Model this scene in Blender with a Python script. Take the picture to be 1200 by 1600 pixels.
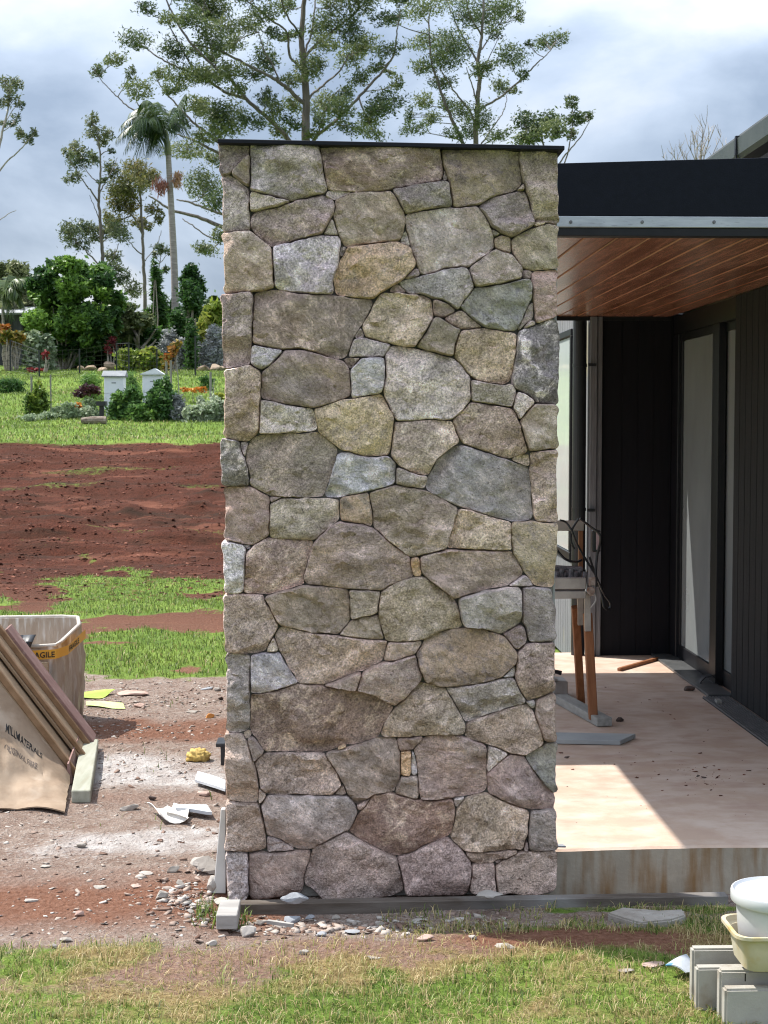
import bpy, bmesh, math, random
import numpy as np
from mathutils import Vector, Matrix, geometry, noise as mnoise
R = math.radians
rng = np.random.default_rng(7)
random.seed(7)
scene = bpy.context.scene
for o in list(bpy.data.objects):
    bpy.data.objects.remove(o)

# ------------------------------------------------------------------ camera
EYE = 1.69
YAW, PITCH = R(1.79), R(3.15)
cam_d = bpy.data.cameras.new('camera')
cam = bpy.data.objects.new('camera', cam_d)
scene.collection.objects.link(cam)
cam.location = (0, 0, EYE)
cam.rotation_euler = (R(90) - PITCH, 0, -YAW)
cam_d.sensor_fit = 'HORIZONTAL'
cam_d.sensor_width = 36
cam_d.lens = 72
cam_d.clip_start = 0.1
cam_d.clip_end = 2000
cam_d.dof.use_dof = True
cam_d.dof.focus_distance = 5.5
cam_d.dof.aperture_fstop = 20
scene.camera = cam

# ------------------------------------------------------------------ sky, sun, exposure
SUNV = Vector((-0.6, 0.33, 1.0)).normalized()
world = bpy.data.worlds.new('World')
scene.world = world
world.use_nodes = True
nt = world.node_tree
nt.nodes.clear()
def N(t, kind, **kw):
    n = t.nodes.new(kind)
    for k, v in kw.items():
        setattr(n, k, v)
    return n
wo = N(nt, 'ShaderNodeOutputWorld')
bg = N(nt, 'ShaderNodeBackground')
bg.inputs['Strength'].default_value = 0.1
sky = N(nt, 'ShaderNodeTexSky', sky_type='NISHITA')
sky.sun_disc = False
sky.sun_elevation = math.asin(SUNV.z)
sky.sun_rotation = math.atan2(SUNV.x, SUNV.y)
sky.air_density = 1.0
sky.dust_density = 2.0
tc = N(nt, 'ShaderNodeTexCoord')
mp = N(nt, 'ShaderNodeMapping')
mp.inputs['Scale'].default_value = (1.0, 1.0, 1.9)
mp.inputs['Location'].default_value = (0.52, 0.1, 0.55)
n1 = N(nt, 'ShaderNodeTexNoise')
n1.inputs['Scale'].default_value = 3.6
n1.inputs['Detail'].default_value = 9
n1.inputs['Roughness'].default_value = 0.52
n1.inputs['Distortion'].default_value = 0.25
cr = N(nt, 'ShaderNodeValToRGB')
cr.color_ramp.elements[0].position = 0.39
cr.color_ramp.elements[0].color = (2.5, 3.15, 4.2, 1)
cr.color_ramp.elements[1].position = 0.62
cr.color_ramp.elements[1].color = (7.3, 7.5, 7.8, 1)
e = cr.color_ramp.elements.new(0.5)
e.color = (4.3, 5.05, 6.2, 1)
mx = N(nt, 'ShaderNodeMixRGB')
mx.inputs[0].default_value = 0.86
nt.links.new(tc.outputs['Generated'], mp.inputs['Vector'])
nt.links.new(mp.outputs['Vector'], n1.inputs['Vector'])
nt.links.new(n1.outputs['Fac'], cr.inputs['Fac'])
nt.links.new(sky.outputs['Color'], mx.inputs[1])
nt.links.new(cr.outputs['Color'], mx.inputs[2])
# an overcast sky is dimmer at the horizon than overhead
sx = N(nt, 'ShaderNodeSeparateXYZ'); nt.links.new(tc.outputs['Generated'], sx.inputs[0])
el = N(nt, 'ShaderNodeMath', operation='MULTIPLY_ADD'); el.use_clamp = False
el.inputs[1].default_value = 1.35; el.inputs[2].default_value = 0.49
ez = N(nt, 'ShaderNodeMath', operation='MAXIMUM'); ez.inputs[1].default_value = 0.0
nt.links.new(sx.outputs['Z'], ez.inputs[0]); nt.links.new(ez.outputs[0], el.inputs[0])
sc_ = N(nt, 'ShaderNodeVectorMath', operation='SCALE')
nt.links.new(mx.outputs['Color'], sc_.inputs[0]); nt.links.new(el.outputs[0], sc_.inputs['Scale'])
nt.links.new(sc_.outputs[0], bg.inputs['Color'])
nt.links.new(bg.outputs['Background'], wo.inputs['Surface'])

sun_d = bpy.data.lights.new('sun', 'SUN')
sun_d.energy = 3.5
sun_d.angle = R(0.6)
sun_d.color = (1.0, 0.95, 0.87)
sun = bpy.data.objects.new('sun', sun_d)
sun.rotation_euler = (-SUNV).to_track_quat('-Z', 'Y').to_euler()
sun.location = (-10, 6, 20)
scene.collection.objects.link(sun)

vs = scene.view_settings
vs.view_transform = 'Standard'
vs.look = 'None'
vs.exposure = 1.08
vs.gamma = 1.0
vs.use_curve_mapping = False
scene.cycles.pixel_filter_type = 'BLACKMAN_HARRIS'
scene.cycles.filter_width = 1.05

# ------------------------------------------------------------------ helpers
CAMM = cam.rotation_euler.to_matrix()
def ray(px, py):
    return CAMM @ Vector(((px - 600) / 2400, -(py - 800) / 2400, -1))
def onY(px, py, Y):
    d = ray(px, py)
    return Vector((0, 0, EYE)) + d * (Y / d.y)
def onZ(px, py, Z=0.0):
    d = ray(px, py)
    return Vector((0, 0, EYE)) + d * ((Z - EYE) / d.z)
def onX(px, py, X):
    d = ray(px, py)
    return Vector((0, 0, EYE)) + d * (X / d.x)

def s2l(c):
    c = c / 255.0
    return c / 12.92 if c <= 0.04045 else ((c + 0.055) / 1.055) ** 2.4
def S(r, g, b, k=1.0):
    return (s2l(r) * k, s2l(g) * k, s2l(b) * k, 1)

def _hash(ix, iy, seed):
    h = (ix.astype(np.int64) * 374761393 + iy.astype(np.int64) * 668265263 + seed * 1442695041) & 0xFFFFFFFF
    h = ((h ^ (h >> 13)) * 1274126177) & 0xFFFFFFFF
    h = h ^ (h >> 16)
    return (h & 0xFFFF) / 65535.0
def vnoise(x, y, seed=0):
    x = np.asarray(x, float); y = np.asarray(y, float)
    ix = np.floor(x); iy = np.floor(y)
    fx = x - ix; fy = y - iy
    fx = fx * fx * (3 - 2 * fx); fy = fy * fy * (3 - 2 * fy)
    a = _hash(ix, iy, seed); b = _hash(ix + 1, iy, seed)
    c = _hash(ix, iy + 1, seed); d = _hash(ix + 1, iy + 1, seed)
    return (a * (1 - fx) + b * fx) * (1 - fy) + (c * (1 - fx) + d * fx) * fy
def fbm(x, y, seed=0, oct=4):
    t = 0; a = 0.5; s = 0
    for i in range(oct):
        t = t + a * vnoise(x * 2 ** i, y * 2 ** i, seed + i * 17); s += a; a *= 0.5
    return t / s
def sstep(a, b, x):
    t = np.clip((x - a) / (b - a), 0, 1)
    return t * t * (3 - 2 * t)

COL = scene.collection
def tag(o, label=None, cat=None, group=None, kind=None):
    if label: o['label'] = label
    if cat: o['category'] = cat
    if group: o['group'] = group
    if kind: o['kind'] = kind
    return o
def empty(name, loc, label=None, cat=None, group=None):
    o = bpy.data.objects.new(name, None)
    o.empty_display_size = 0.1
    o.location = loc
    COL.objects.link(o)
    return tag(o, label, cat, group)

class MB:
    def __init__(s):
        s.v = []; s.f = []; s.mi = []; s.m = 0
    def add(s, vs_, fs_):
        b = len(s.v)
        s.v += [tuple(v) for v in vs_]
        for f in fs_:
            s.f.append([b + i for i in f]); s.mi.append(s.m)
        return s
    def box(s, x0, x1, y0, y1, z0, z1):
        vs_ = [(x, y, z) for x in (x0, x1) for y in (y0, y1) for z in (z0, z1)]
        return s.add(vs_, [(0, 1, 3, 2), (4, 6, 7, 5), (0, 4, 5, 1), (2, 3, 7, 6), (0, 2, 6, 4), (1, 5, 7, 3)])
    def hexa(s, b4, t4):
        vs_ = list(b4) + list(t4)
        return s.add(vs_, [(3, 2, 1, 0), (4, 5, 6, 7), (0, 1, 5, 4), (1, 2, 6, 5), (2, 3, 7, 6), (3, 0, 4, 7)])
    def bar(s, p0, p1, w, h, up=(0, 0, 1)):
        p0 = Vector(p0); p1 = Vector(p1)
        d = (p1 - p0).normalized()
        a = d.cross(Vector(up))
        if a.length < 1e-4: a = d.cross(Vector((0, 1, 0)))
        a.normalize(); b = a.cross(d).normalized()
        a *= w / 2; b *= h / 2
        return s.hexa([p0 - a - b, p0 + a - b, p0 + a + b, p0 - a + b], [p1 - a - b, p1 + a - b, p1 + a + b, p1 - a + b])
    def tube(s, pts, rad, n=8, cap=True):
        pts = [Vector(p) for p in pts]
        if not hasattr(rad, '__len__'): rad = [rad] * len(pts)
        base = len(s.v); prev = None
        for i, p in enumerate(pts):
            t = (pts[min(i + 1, len(pts) - 1)] - pts[max(i - 1, 0)])
            if t.length < 1e-9: t = Vector((0, 0, 1))
            t.normalize()
            if prev is None:
                a = t.orthogonal().normalized()
            else:
                a = (prev - t * prev.dot(t))
                if a.length < 1e-6: a = t.orthogonal()
                a.normalize()
            prev = a; b = t.cross(a)
            for k in range(n):
                an = 2 * math.pi * k / n
                s.v.append(tuple(p + (a * math.cos(an) + b * math.sin(an)) * rad[i]))
        for i in range(len(pts) - 1):
            for k in range(n):
                k2 = (k + 1) % n
                s.f.append([base + i * n + k, base + i * n + k2, base + (i + 1) * n + k2, base + (i + 1) * n + k]); s.mi.append(s.m)
        if cap:
            s.f.append([base + k for k in range(n)][::-1]); s.mi.append(s.m)
            s.f.append([base + (len(pts) - 1) * n + k for k in range(n)]); s.mi.append(s.m)
        return s
    def lathe(s, prof, c, n=32, cap0=True, cap1=True):
        base = len(s.v)
        for (r, z) in prof:
            for k in range(n):
                an = 2 * math.pi * k / n
                s.v.append((c[0] + r * math.cos(an), c[1] + r * math.sin(an), c[2] + z))
        for i in range(len(prof) - 1):
            for k in range(n):
                k2 = (k + 1) % n
                s.f.append([base + i * n + k, base + i * n + k2, base + (i + 1) * n + k2, base + (i + 1) * n + k]); s.mi.append(s.m)
        if cap0: s.f.append([base + k for k in range(n)][::-1]); s.mi.append(s.m)
        if cap1: s.f.append([base + (len(prof) - 1) * n + k for k in range(n)]); s.mi.append(s.m)
        return s
    def prism(s, poly, off):
        n = len(poly); off = Vector(off)
        vs_ = [Vector(p) for p in poly] + [Vector(p) + off for p in poly]
        fs_ = [list(range(n))[::-1], list(range(n, 2 * n))] + [[i, (i + 1) % n, n + (i + 1) % n, n + i] for i in range(n)]
        return s.add(vs_, fs_)
    def build(s, name, mat, parent=None, smooth=False, bev=0, seg=1, base=False, fix=True):
        V = np.array(s.v, float)
        lo, hi = V.min(0), V.max(0)
        c = (lo + hi) / 2
        if base: c[2] = lo[2]
        me = bpy.data.meshes.new(name)
        me.from_pydata((V - c).tolist(), [], s.f)
        mats = mat if isinstance(mat, (list, tuple)) else [mat]
        for m in mats: me.materials.append(m)
        if len(mats) > 1: me.polygons.foreach_set('material_index', s.mi)
        if fix or bev:
            bm = bmesh.new(); bm.from_mesh(me)
            if bev:
                ed = [e for e in bm.edges if len(e.link_faces) == 2 and e.calc_face_angle() > R(35)]
                bmesh.ops.bevel(bm, geom=ed, offset=bev, segments=seg, affect='EDGES', clamp_overlap=True)
            bmesh.ops.recalc_face_normals(bm, faces=bm.faces)
            bm.to_mesh(me); bm.free()
        if smooth:
            me.polygons.foreach_set('use_smooth', [True] * len(me.polygons))
            me.set_sharp_from_angle(angle=R(42))
        o = bpy.data.objects.new(name, me)
        COL.objects.link(o)
        c = Vector(c)
        if parent:
            o.parent = parent
            p = parent; t = Vector((0, 0, 0))
            while p: t += p.location; p = p.parent
            o.location = c - t
        else:
            o.location = c
        return o
def box(name, mat, x0, x1, y0, y1, z0, z1, parent=None, bev=0, seg=1, **k):
    return MB().box(x0, x1, y0, y1, z0, z1).build(name, mat, parent, bev=bev, seg=seg, **k)

def raw_mesh(name, V, F, mat, parent=None, tone=None, smooth=False):
    """V (n,3) array, F (m,k) array of equal-size faces; tone: one float per face."""
    V = np.asarray(V, np.float32); F = np.asarray(F, np.int32)
    c = (V.min(0) + V.max(0)) / 2
    c[2] = V[:, 2].min()
    me = bpy.data.meshes.new(name)
    k = F.shape[1]
    me.vertices.add(len(V)); me.vertices.foreach_set('co', (V - c).ravel())
    me.loops.add(F.size); me.loops.foreach_set('vertex_index', F.ravel())
    me.polygons.add(len(F)); me.polygons.foreach_set('loop_start', np.arange(len(F), dtype=np.int32) * k)
    me.update(calc_edges=True)
    if smooth: me.polygons.foreach_set('use_smooth', [True] * len(F))
    if tone is not None:
        at = me.attributes.new('tone', 'FLOAT', 'FACE')
        at.data.foreach_set('value', np.asarray(tone, np.float32))
    me.materials.append(mat)
    o = bpy.data.objects.new(name, me); COL.objects.link(o)
    c = Vector([float(q) for q in c])
    if parent:
        o.parent = parent
        p = parent; t = Vector((0, 0, 0))
        while p: t += p.location; p = p.parent
        o.location = c - t
    else: o.location = c
    return o

# ------------------------------------------------------------------ materials
def pm(name, c1, c2, scale=6, rough=0.8, bump=0.0, bscale=60, stretch=(1, 1, 1), lo=0.35, hi=0.65, metal=0.0,
       spec=0.3, detail=6, c3=None, s3=40, lo3=0.6, hi3=0.75, rnd=True, st3=(1, 1, 1)):
    m = bpy.data.materials.new(name); m.use_nodes = True
    t = m.node_tree; b = t.nodes['Principled BSDF']
    tc = N(t, 'ShaderNodeTexCoord'); co = tc.outputs['Object']
    if rnd:
        oi = N(t, 'ShaderNodeObjectInfo'); mu = N(t, 'ShaderNodeVectorMath', operation='SCALE')
        cx = N(t, 'ShaderNodeCombineXYZ')
        for i in range(3): t.links.new(oi.outputs['Random'], cx.inputs[i])
        mu.inputs['Scale'].default_value = 37.0
        t.links.new(cx.outputs[0], mu.inputs[0])
        ad = N(t, 'ShaderNodeVectorMath', operation='ADD')
        t.links.new(co, ad.inputs[0]); t.links.new(mu.outputs[0], ad.inputs[1]); co = ad.outputs[0]
    mp = N(t, 'ShaderNodeMapping'); mp.inputs['Scale'].default_value = stretch
    t.links.new(co, mp.inputs['Vector'])
    n = N(t, 'ShaderNodeTexNoise'); n.inputs['Scale'].default_value = scale; n.inputs['Detail'].default_value = detail
    n.inputs['Roughness'].default_value = 0.6
    t.links.new(mp.outputs[0], n.inputs['Vector'])
    mr = N(t, 'ShaderNodeMapRange'); mr.inputs[1].default_value = lo; mr.inputs[2].default_value = hi
    t.links.new(n.outputs['Fac'], mr.inputs[0])
    mx = N(t, 'ShaderNodeMixRGB'); mx.inputs[1].default_value = c1; mx.inputs[2].default_value = c2
    t.links.new(mr.outputs[0], mx.inputs[0]); col = mx.outputs[0]
    if c3:
        mp3 = N(t, 'ShaderNodeMapping'); mp3.inputs['Scale'].default_value = st3; t.links.new(co, mp3.inputs['Vector'])
        n3 = N(t, 'ShaderNodeTexNoise'); n3.inputs['Scale'].default_value = s3; n3.inputs['Detail'].default_value = 4
        t.links.new(mp3.outputs[0], n3.inputs['Vector'])
        m3 = N(t, 'ShaderNodeMapRange'); m3.inputs[1].default_value = lo3; m3.inputs[2].default_value = hi3
        t.links.new(n3.outputs['Fac'], m3.inputs[0])
        x3 = N(t, 'ShaderNodeMixRGB'); x3.inputs[2].default_value = c3
        t.links.new(m3.outputs[0], x3.inputs[0]); t.links.new(col, x3.inputs[1]); col = x3.outputs[0]
    t.links.new(col, b.inputs['Base Color'])
    b.inputs['Roughness'].default_value = rough; b.inputs['Metallic'].default_value = metal
    b.inputs['Specular IOR Level'].default_value = spec
    if bump:
        nb = N(t, 'ShaderNodeTexNoise'); nb.inputs['Scale'].default_value = bscale; nb.inputs['Detail'].default_value = 5
        t.links.new(mp.outputs[0], nb.inputs['Vector'])
        bp = N(t, 'ShaderNodeBump'); bp.inputs['Strength'].default_value = 1.0; bp.inputs['Distance'].default_value = bump
        t.links.new(nb.outputs['Fac'], bp.inputs['Height']); t.links.new(bp.outputs[0], b.inputs['Normal'])
    return m

def leafm(name, cols, trans=0.35, rough=0.55):
    """leaf material: colour by the per-leaf 'tone' value through a ramp."""
    m = bpy.data.materials.new(name); m.use_nodes = True
    t = m.node_tree; b = t.nodes['Principled BSDF']
    at = N(t, 'ShaderNodeAttribute', attribute_name='tone')
    cr = N(t, 'ShaderNodeValToRGB')
    el = cr.color_ramp.elements
    while len(el) < len(cols): el.new(0.5)
    for i, c in enumerate(cols):
        el[i].position = i / max(1, len(cols) - 1); el[i].color = c
    t.links.new(at.outputs['Fac'], cr.inputs[0]); t.links.new(cr.outputs[0], b.inputs['Base Color'])
    b.inputs['Roughness'].default_value = rough; b.inputs['Specular IOR Level'].default_value = 0.3
    tr = N(t, 'ShaderNodeBsdfTranslucent'); t.links.new(cr.outputs[0], tr.inputs['Color'])
    ms = N(t, 'ShaderNodeMixShader'); ms.inputs[0].default_value = trans
    t.links.new(b.outputs[0], ms.inputs[1]); t.links.new(tr.outputs[0], ms.inputs[2])
    t.links.new(ms.outputs[0], t.nodes['Material Output'].inputs['Surface'])
    return m

# ------------------------------------------------------------------ ground sheet
GP_Y = np.array([-60, 0, 15.5, 19, 30, 36, 48, 56, 70, 120, 200, 500])
GP_Z = np.array([0, 0, 0.0, 0.05, 1.41, 1.90, 3.38, 3.95, 4.9, 7.0, 8.0, 9.0])
def prof(Y):
    z = 0
    for d, w in ((-1.2, .2), (-.5, .3), (.5, .3), (1.2, .2)):
        z = z + w * np.interp(np.asarray(Y, float) + d, GP_Y, GP_Z)
    return z
def px_of(X, Y, Z):
    """photo column / row of a ground point (used only to describe where the site's patches lie)"""
    return 525 + 2400 * X / Y, 668 + 2400 * (EYE - Z) / Y
def zones(X, Y):
    X = np.asarray(X, float); Y = np.asarray(Y, float)
    n = fbm(X * 1.7, Y * 1.7, 3, 4); n2 = fbm(X * 5, Y * 5, 11, 4); n3 = fbm(X * .7, Y * .35, 21, 4)
    w = (n - .5) * 1.0 + (n2 - .5) * .5
    # foreground lawn
    edge = np.interp(X, [-3, -1.0, -.55, -.3, .1, .8, 1.6, 4], [4.9, 4.95, 5.02, 5.12, 5.14, 5.2, 5.2, 5.2])
    front = sstep(.12, -.18, Y - edge - w * .35)
    bare = sstep(.46, .62, fbm(X * 2.3 + 4, Y * 4 + 1, 31, 3)) * .8
    red_hole = np.exp(-(((X - .88) / .33) ** 2 + ((Y - 4.98) / .11) ** 2))
    g = front * (1 - .85 * bare * sstep(4.3, 4.7, Y)) * (1 - np.clip(red_hole * 1.3, 0, 1))
    weed = sstep(.52, .62, n2) * sstep(5.0, 5.1, Y) * sstep(5.5, 5.35, Y) * sstep(.3, .6, X)
    g = np.maximum(g, weed * .8)
    # band of grass behind the dirt
    mid = sstep(10.0, 10.6, Y + w * 1.6) * sstep(17.6, 16.2, Y + w * 3.4)
    strip = np.exp(-((Y - 12.9 - .25 * (X + 2.5)) / .75) ** 2) * sstep(-3.3, -2.4, X + w)
    mid = mid * (1 - sstep(.25, .5, strip + w * 1.3 - .55 * np.exp(-(((X + 1.75) / .55) ** 2 + ((Y - 12.7) / .45) ** 2))))
    mid = mid * (1 - .9 * sstep(.56, .64, fbm(X * .9, Y * 1.1, 51, 4)))
    tuft = sstep(.60, .66, fbm(X * .8, Y * .5, 61, 4)) * sstep(16, 17, Y) * sstep(20.5, 18.5, Y)
    weedy = sstep(.64, .74, fbm(X * .45, Y * 1.3, 71, 4)) * sstep(19, 21, Y) * sstep(30, 29, Y) * .38
    lawn = sstep(29.6, 30.4, Y + w * .8)
    g = np.maximum.reduce([g, mid, tuft, weedy, lawn])
    # back of the house: weeds
    # red soil
    red = sstep(10.0, 11.0, Y + w) * 1.0
    band = np.exp(-((Y - 8.55 - w * .5) / .32) ** 2) * .72 + np.exp(-((Y - 6.85 - .22 * (X + 1.2) - w * .4) / .25) ** 2) * .42
    band = band + np.exp(-((Y - 5.45 - w * .4) / .38) ** 2) * .8 * sstep(.1, -.3, X)
    red = np.clip(np.maximum(np.maximum(red, band), front * .5) + red_hole, 0, 1)
    # white stone dust
    wh = np.exp(-((Y - 7.55 + .2 * (X + 1) - w * .5) / .45) ** 2) * np.exp(-((X + 1.0) / .6) ** 2)
    wh = wh + .8 * np.exp(-((Y - 6.2 - .25 * (X + .8) - w * .3) / .26) ** 2) * np.exp(-((X + .75) / .6) ** 2)
    wh = np.clip(wh * (.55 + .9 * n2), 0, 1)
    # dryness of grass
    dry = sstep(.36, .62, .5 * fbm(X * 2.2, Y * 3.5, 81, 3) + .5 * fbm(X * 7, Y * 9, 83, 3)) * front
    dry = np.clip(dry + front * .5 * np.exp(-(((X - .1) / .75) ** 2 + ((Y - 4.88) / .26) ** 2)), 0, 1)
    dry = dry * (.35 + .65 * sstep(-1.15, -.6, X) * sstep(4.1, 4.75, Y + 1.1 * (n - .5) + .8 * (n2 - .5)))
    dry = np.maximum(dry, .3 * np.exp(-((Y - 30.8) / .7) ** 2))
    dry = np.maximum(dry, .15 * sstep(.45, .6, n3) * sstep(30, 32, Y))
    return np.clip(g, 0, 1), np.clip(red, 0, 1), np.clip(wh, 0, 1), np.clip(dry, 0, 1)
def gz(X, Y):
    X = np.asarray(X, float); Y = np.asarray(Y, float)
    z = prof(Y)
    damp = np.clip(np.abs(Y - 5.6) / .5, .25, 1) * np.where(X > .3, np.where((Y > 5.3), .3, 1), 1)
    z = z + damp * ((fbm(X * 1.3, Y * 1.3, 5, 4) - .5) * .05 + (fbm(X * 9, Y * 9, 6, 3) - .5) * .012)
    bank = sstep(17.5, 19.5, Y) * sstep(31, 29.5, Y)
    z = z + bank * ((fbm(X * .5, Y * 2.0, 7, 4) - .5) * .30 + (fbm(X * 3, Y * 3, 8, 4) - .5) * (.05 + .14 * np.exp(-((Y - 22.5) / 2.2) ** 2)))
    z = z + sstep(30, 33, Y) * (fbm(X * .25, Y * .4, 9, 3) - .5) * .25
    # a slight dip where the ground is trodden beside the slab
    z = z - .034 * sstep(4.95, 5.3, Y) * sstep(5.62, 5.5, Y) * sstep(-.6, -.3, X) - .085 * sstep(5.46, 5.55, Y) * sstep(.6, .8, X)
    return z
def gz1(x, y): return float(gz(np.array([x]), np.array([y]))[0])

rows = np.concatenate([np.arange(-6, 3.6, .8), np.arange(3.6, 9, .03), np.arange(9, 20, .07), np.arange(20, 32, .12),
                       np.arange(32, 60, .4), np.arange(60, 120, 3), np.geomspace(120, 900, 16)])
cols = np.concatenate([-np.geomspace(14, 500, 18)[::-1], np.arange(-13.5, -3.6, .25), np.arange(-3.6, -2.2, .08), np.arange(-2.2, 1.7, .035),
                       np.arange(1.7, 4, .15), np.arange(4, 14, 1.0), np.geomspace(14.5, 500, 16)])
GX, GY = np.meshgrid(cols, rows)
GZ = gz(GX, GY)
nr, nc = GX.shape
idx = np.arange(nr * nc).reshape(nr, nc)
GF = np.stack([idx[:-1, :-1], idx[:-1, 1:], idx[1:, 1:], idx[1:, :-1]], -1).reshape(-1, 4)

def ground_mat():
    m = bpy.data.materials.new('ground'); m.use_nodes = True
    t = m.node_tree; b = t.nodes['Principled BSDF']; L = t.links.new
    tc = N(t, 'ShaderNodeTexCoord'); co = tc.outputs['Object']
    def noise(sc, det=5, ro=.6, vec=co):
        n = N(t, 'ShaderNodeTexNoise'); n.inputs['Scale'].default_value = sc; n.inputs['Detail'].default_value = det
        n.inputs['Roughness'].default_value = ro; L(vec, n.inputs['Vector']); return n.outputs['Fac']
    def rng_(f, a, b_, c=0., d=1.):
        r = N(t, 'ShaderNodeMapRange'); r.inputs[1].default_value = a; r.inputs[2].default_value = b_
        r.inputs[3].default_value = c; r.inputs[4].default_value = d
        L(f, r.inputs[0]); return r.outputs[0]
    def mix(f, c1, c2):
        x = N(t, 'ShaderNodeMixRGB')
        for i, c in ((1, c1), (2, c2)):
            if isinstance(c, tuple): x.inputs[i].default_value = c
            else: L(c, x.inputs[i])
        if isinstance(f, float): x.inputs[0].default_value = f
        else: L(f, x.inputs[0])
        return x.outputs[0]
    def sharpen(name, nz, amt=.7):
        a = N(t, 'ShaderNodeAttribute', attribute_name=name)
        ad = N(t, 'ShaderNodeMath', operation='MULTIPLY_ADD'); L(nz, ad.inputs[0]); ad.inputs[1].default_value = amt; 
        sb = N(t, 'ShaderNodeMath', operation='SUBTRACT'); L(a.outputs['Fac'], sb.inputs[0]); sb.inputs[1].default_value = amt / 2
        L(sb.outputs[0], ad.inputs[2])
        return rng_(ad.outputs[0], .3, .7)
    fine = noise(45, 6, .65); med = noise(9, 6); big = noise(1.2, 5); grit = noise(160, 3, .7)
    # pale pinkish site dirt
    dirt = mix(rng_(med, .35, .65), (.235, .160, .125, 1), (.36, .285, .24, 1))
    dirt = mix(rng_(fine, .52, .72), dirt, (.46, .42, .385, 1))
    dirt = mix(rng_(grit, .54, .66), dirt, (.13, .08, .06, 1))
    red = mix(rng_(fine, .35, .68), (.042, .013, .0075, 1), (.135, .044, .025, 1))
    red = mix(rng_(noise(3.5, 6), .42, .62), red, (.066, .023, .013, 1))
    stv = N(t, 'ShaderNodeMapping'); stv.inputs['Scale'].default_value = (.5, 2.2, 1); L(co, stv.inputs[0])
    red = mix(rng_(noise(1.3, 8, .65, stv.outputs[0]), .50, .66), red, (.040, .021, .013, 1))
    red = mix(rng_(noise(.9, 6, .6, stv.outputs[0]), .56, .68), red, (.19, .075, .046, 1))
    redp = mix(rng_(fine, .35, .7), (.17, .075, .045, 1), (.29, .155, .105, 1))
    geo = N(t, 'ShaderNodeNewGeometry'); sp = N(t, 'ShaderNodeSeparateXYZ'); L(geo.outputs['Position'], sp.inputs[0])
    fary = rng_(sp.outputs['Y'], 10.5, 17.0)
    red = mix(fary, redp, red)
    white = mix(rng_(med, .4, .6), (.42, .37, .345, 1), (.56, .53, .51, 1))
    soil = mix(sharpen('red', med, .5), dirt, red)
    soil = mix(sharpen('dust', fine, .6), soil, white)
    gr = mix(rng_(noise(30, 6), .35, .65), (.075, .13, .022, 1), (.15, .235, .040, 1))
    gr = mix(rng_(big, .4, .65), gr, (.20, .285, .055, 1))
    dryc = mix(rng_(fine, .35, .7), (.20, .14, .06, 1), (.38, .29, .14, 1))
    gr = mix(sharpen('dry', fine, .6), gr, dryc)
    base = mix(sharpen('grass', noise(16, 7, .7), 1.25), soil, gr)
    L(base, b.inputs['Base Color']); b.inputs['Roughness'].default_value = .95
    b.inputs['Specular IOR Level'].default_value = .12
    ad = N(t, 'ShaderNodeMath', operation='ADD'); L(fine, ad.inputs[0]); L(med, ad.inputs[1])
    bp = N(t, 'ShaderNodeBump'); bp.inputs['Distance'].default_value = .045; bp.inputs['Strength'].default_value = .9
    L(ad.outputs[0], bp.inputs['Height']); L(bp.outputs[0], b.inputs['Normal'])
    return m
MG = ground_mat()
me = bpy.data.meshes.new('ground')
GV = np.stack([GX, GY, GZ], -1).reshape(-1, 3)
me.vertices.add(len(GV)); me.vertices.foreach_set('co', GV.ravel().astype(np.float32))
me.loops.add(GF.size); me.loops.foreach_set('vertex_index', GF.ravel().astype(np.int32))
me.polygons.add(len(GF)); me.polygons.foreach_set('loop_start', np.arange(len(GF), dtype=np.int32) * 4)
me.update(calc_edges=True)
me.polygons.foreach_set('use_smooth', [True] * len(GF))
for nm, arr in zip(('grass', 'red', 'dust', 'dry'), zones(GV[:, 0], GV[:, 1])):
    a = me.attributes.new(nm, 'FLOAT', 'POINT'); a.data.foreach_set('value', arr.astype(np.float32))
me.materials.append(MG)
ground = bpy.data.objects.new('ground', me); COL.objects.link(ground)
ground['kind'] = 'structure'

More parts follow.
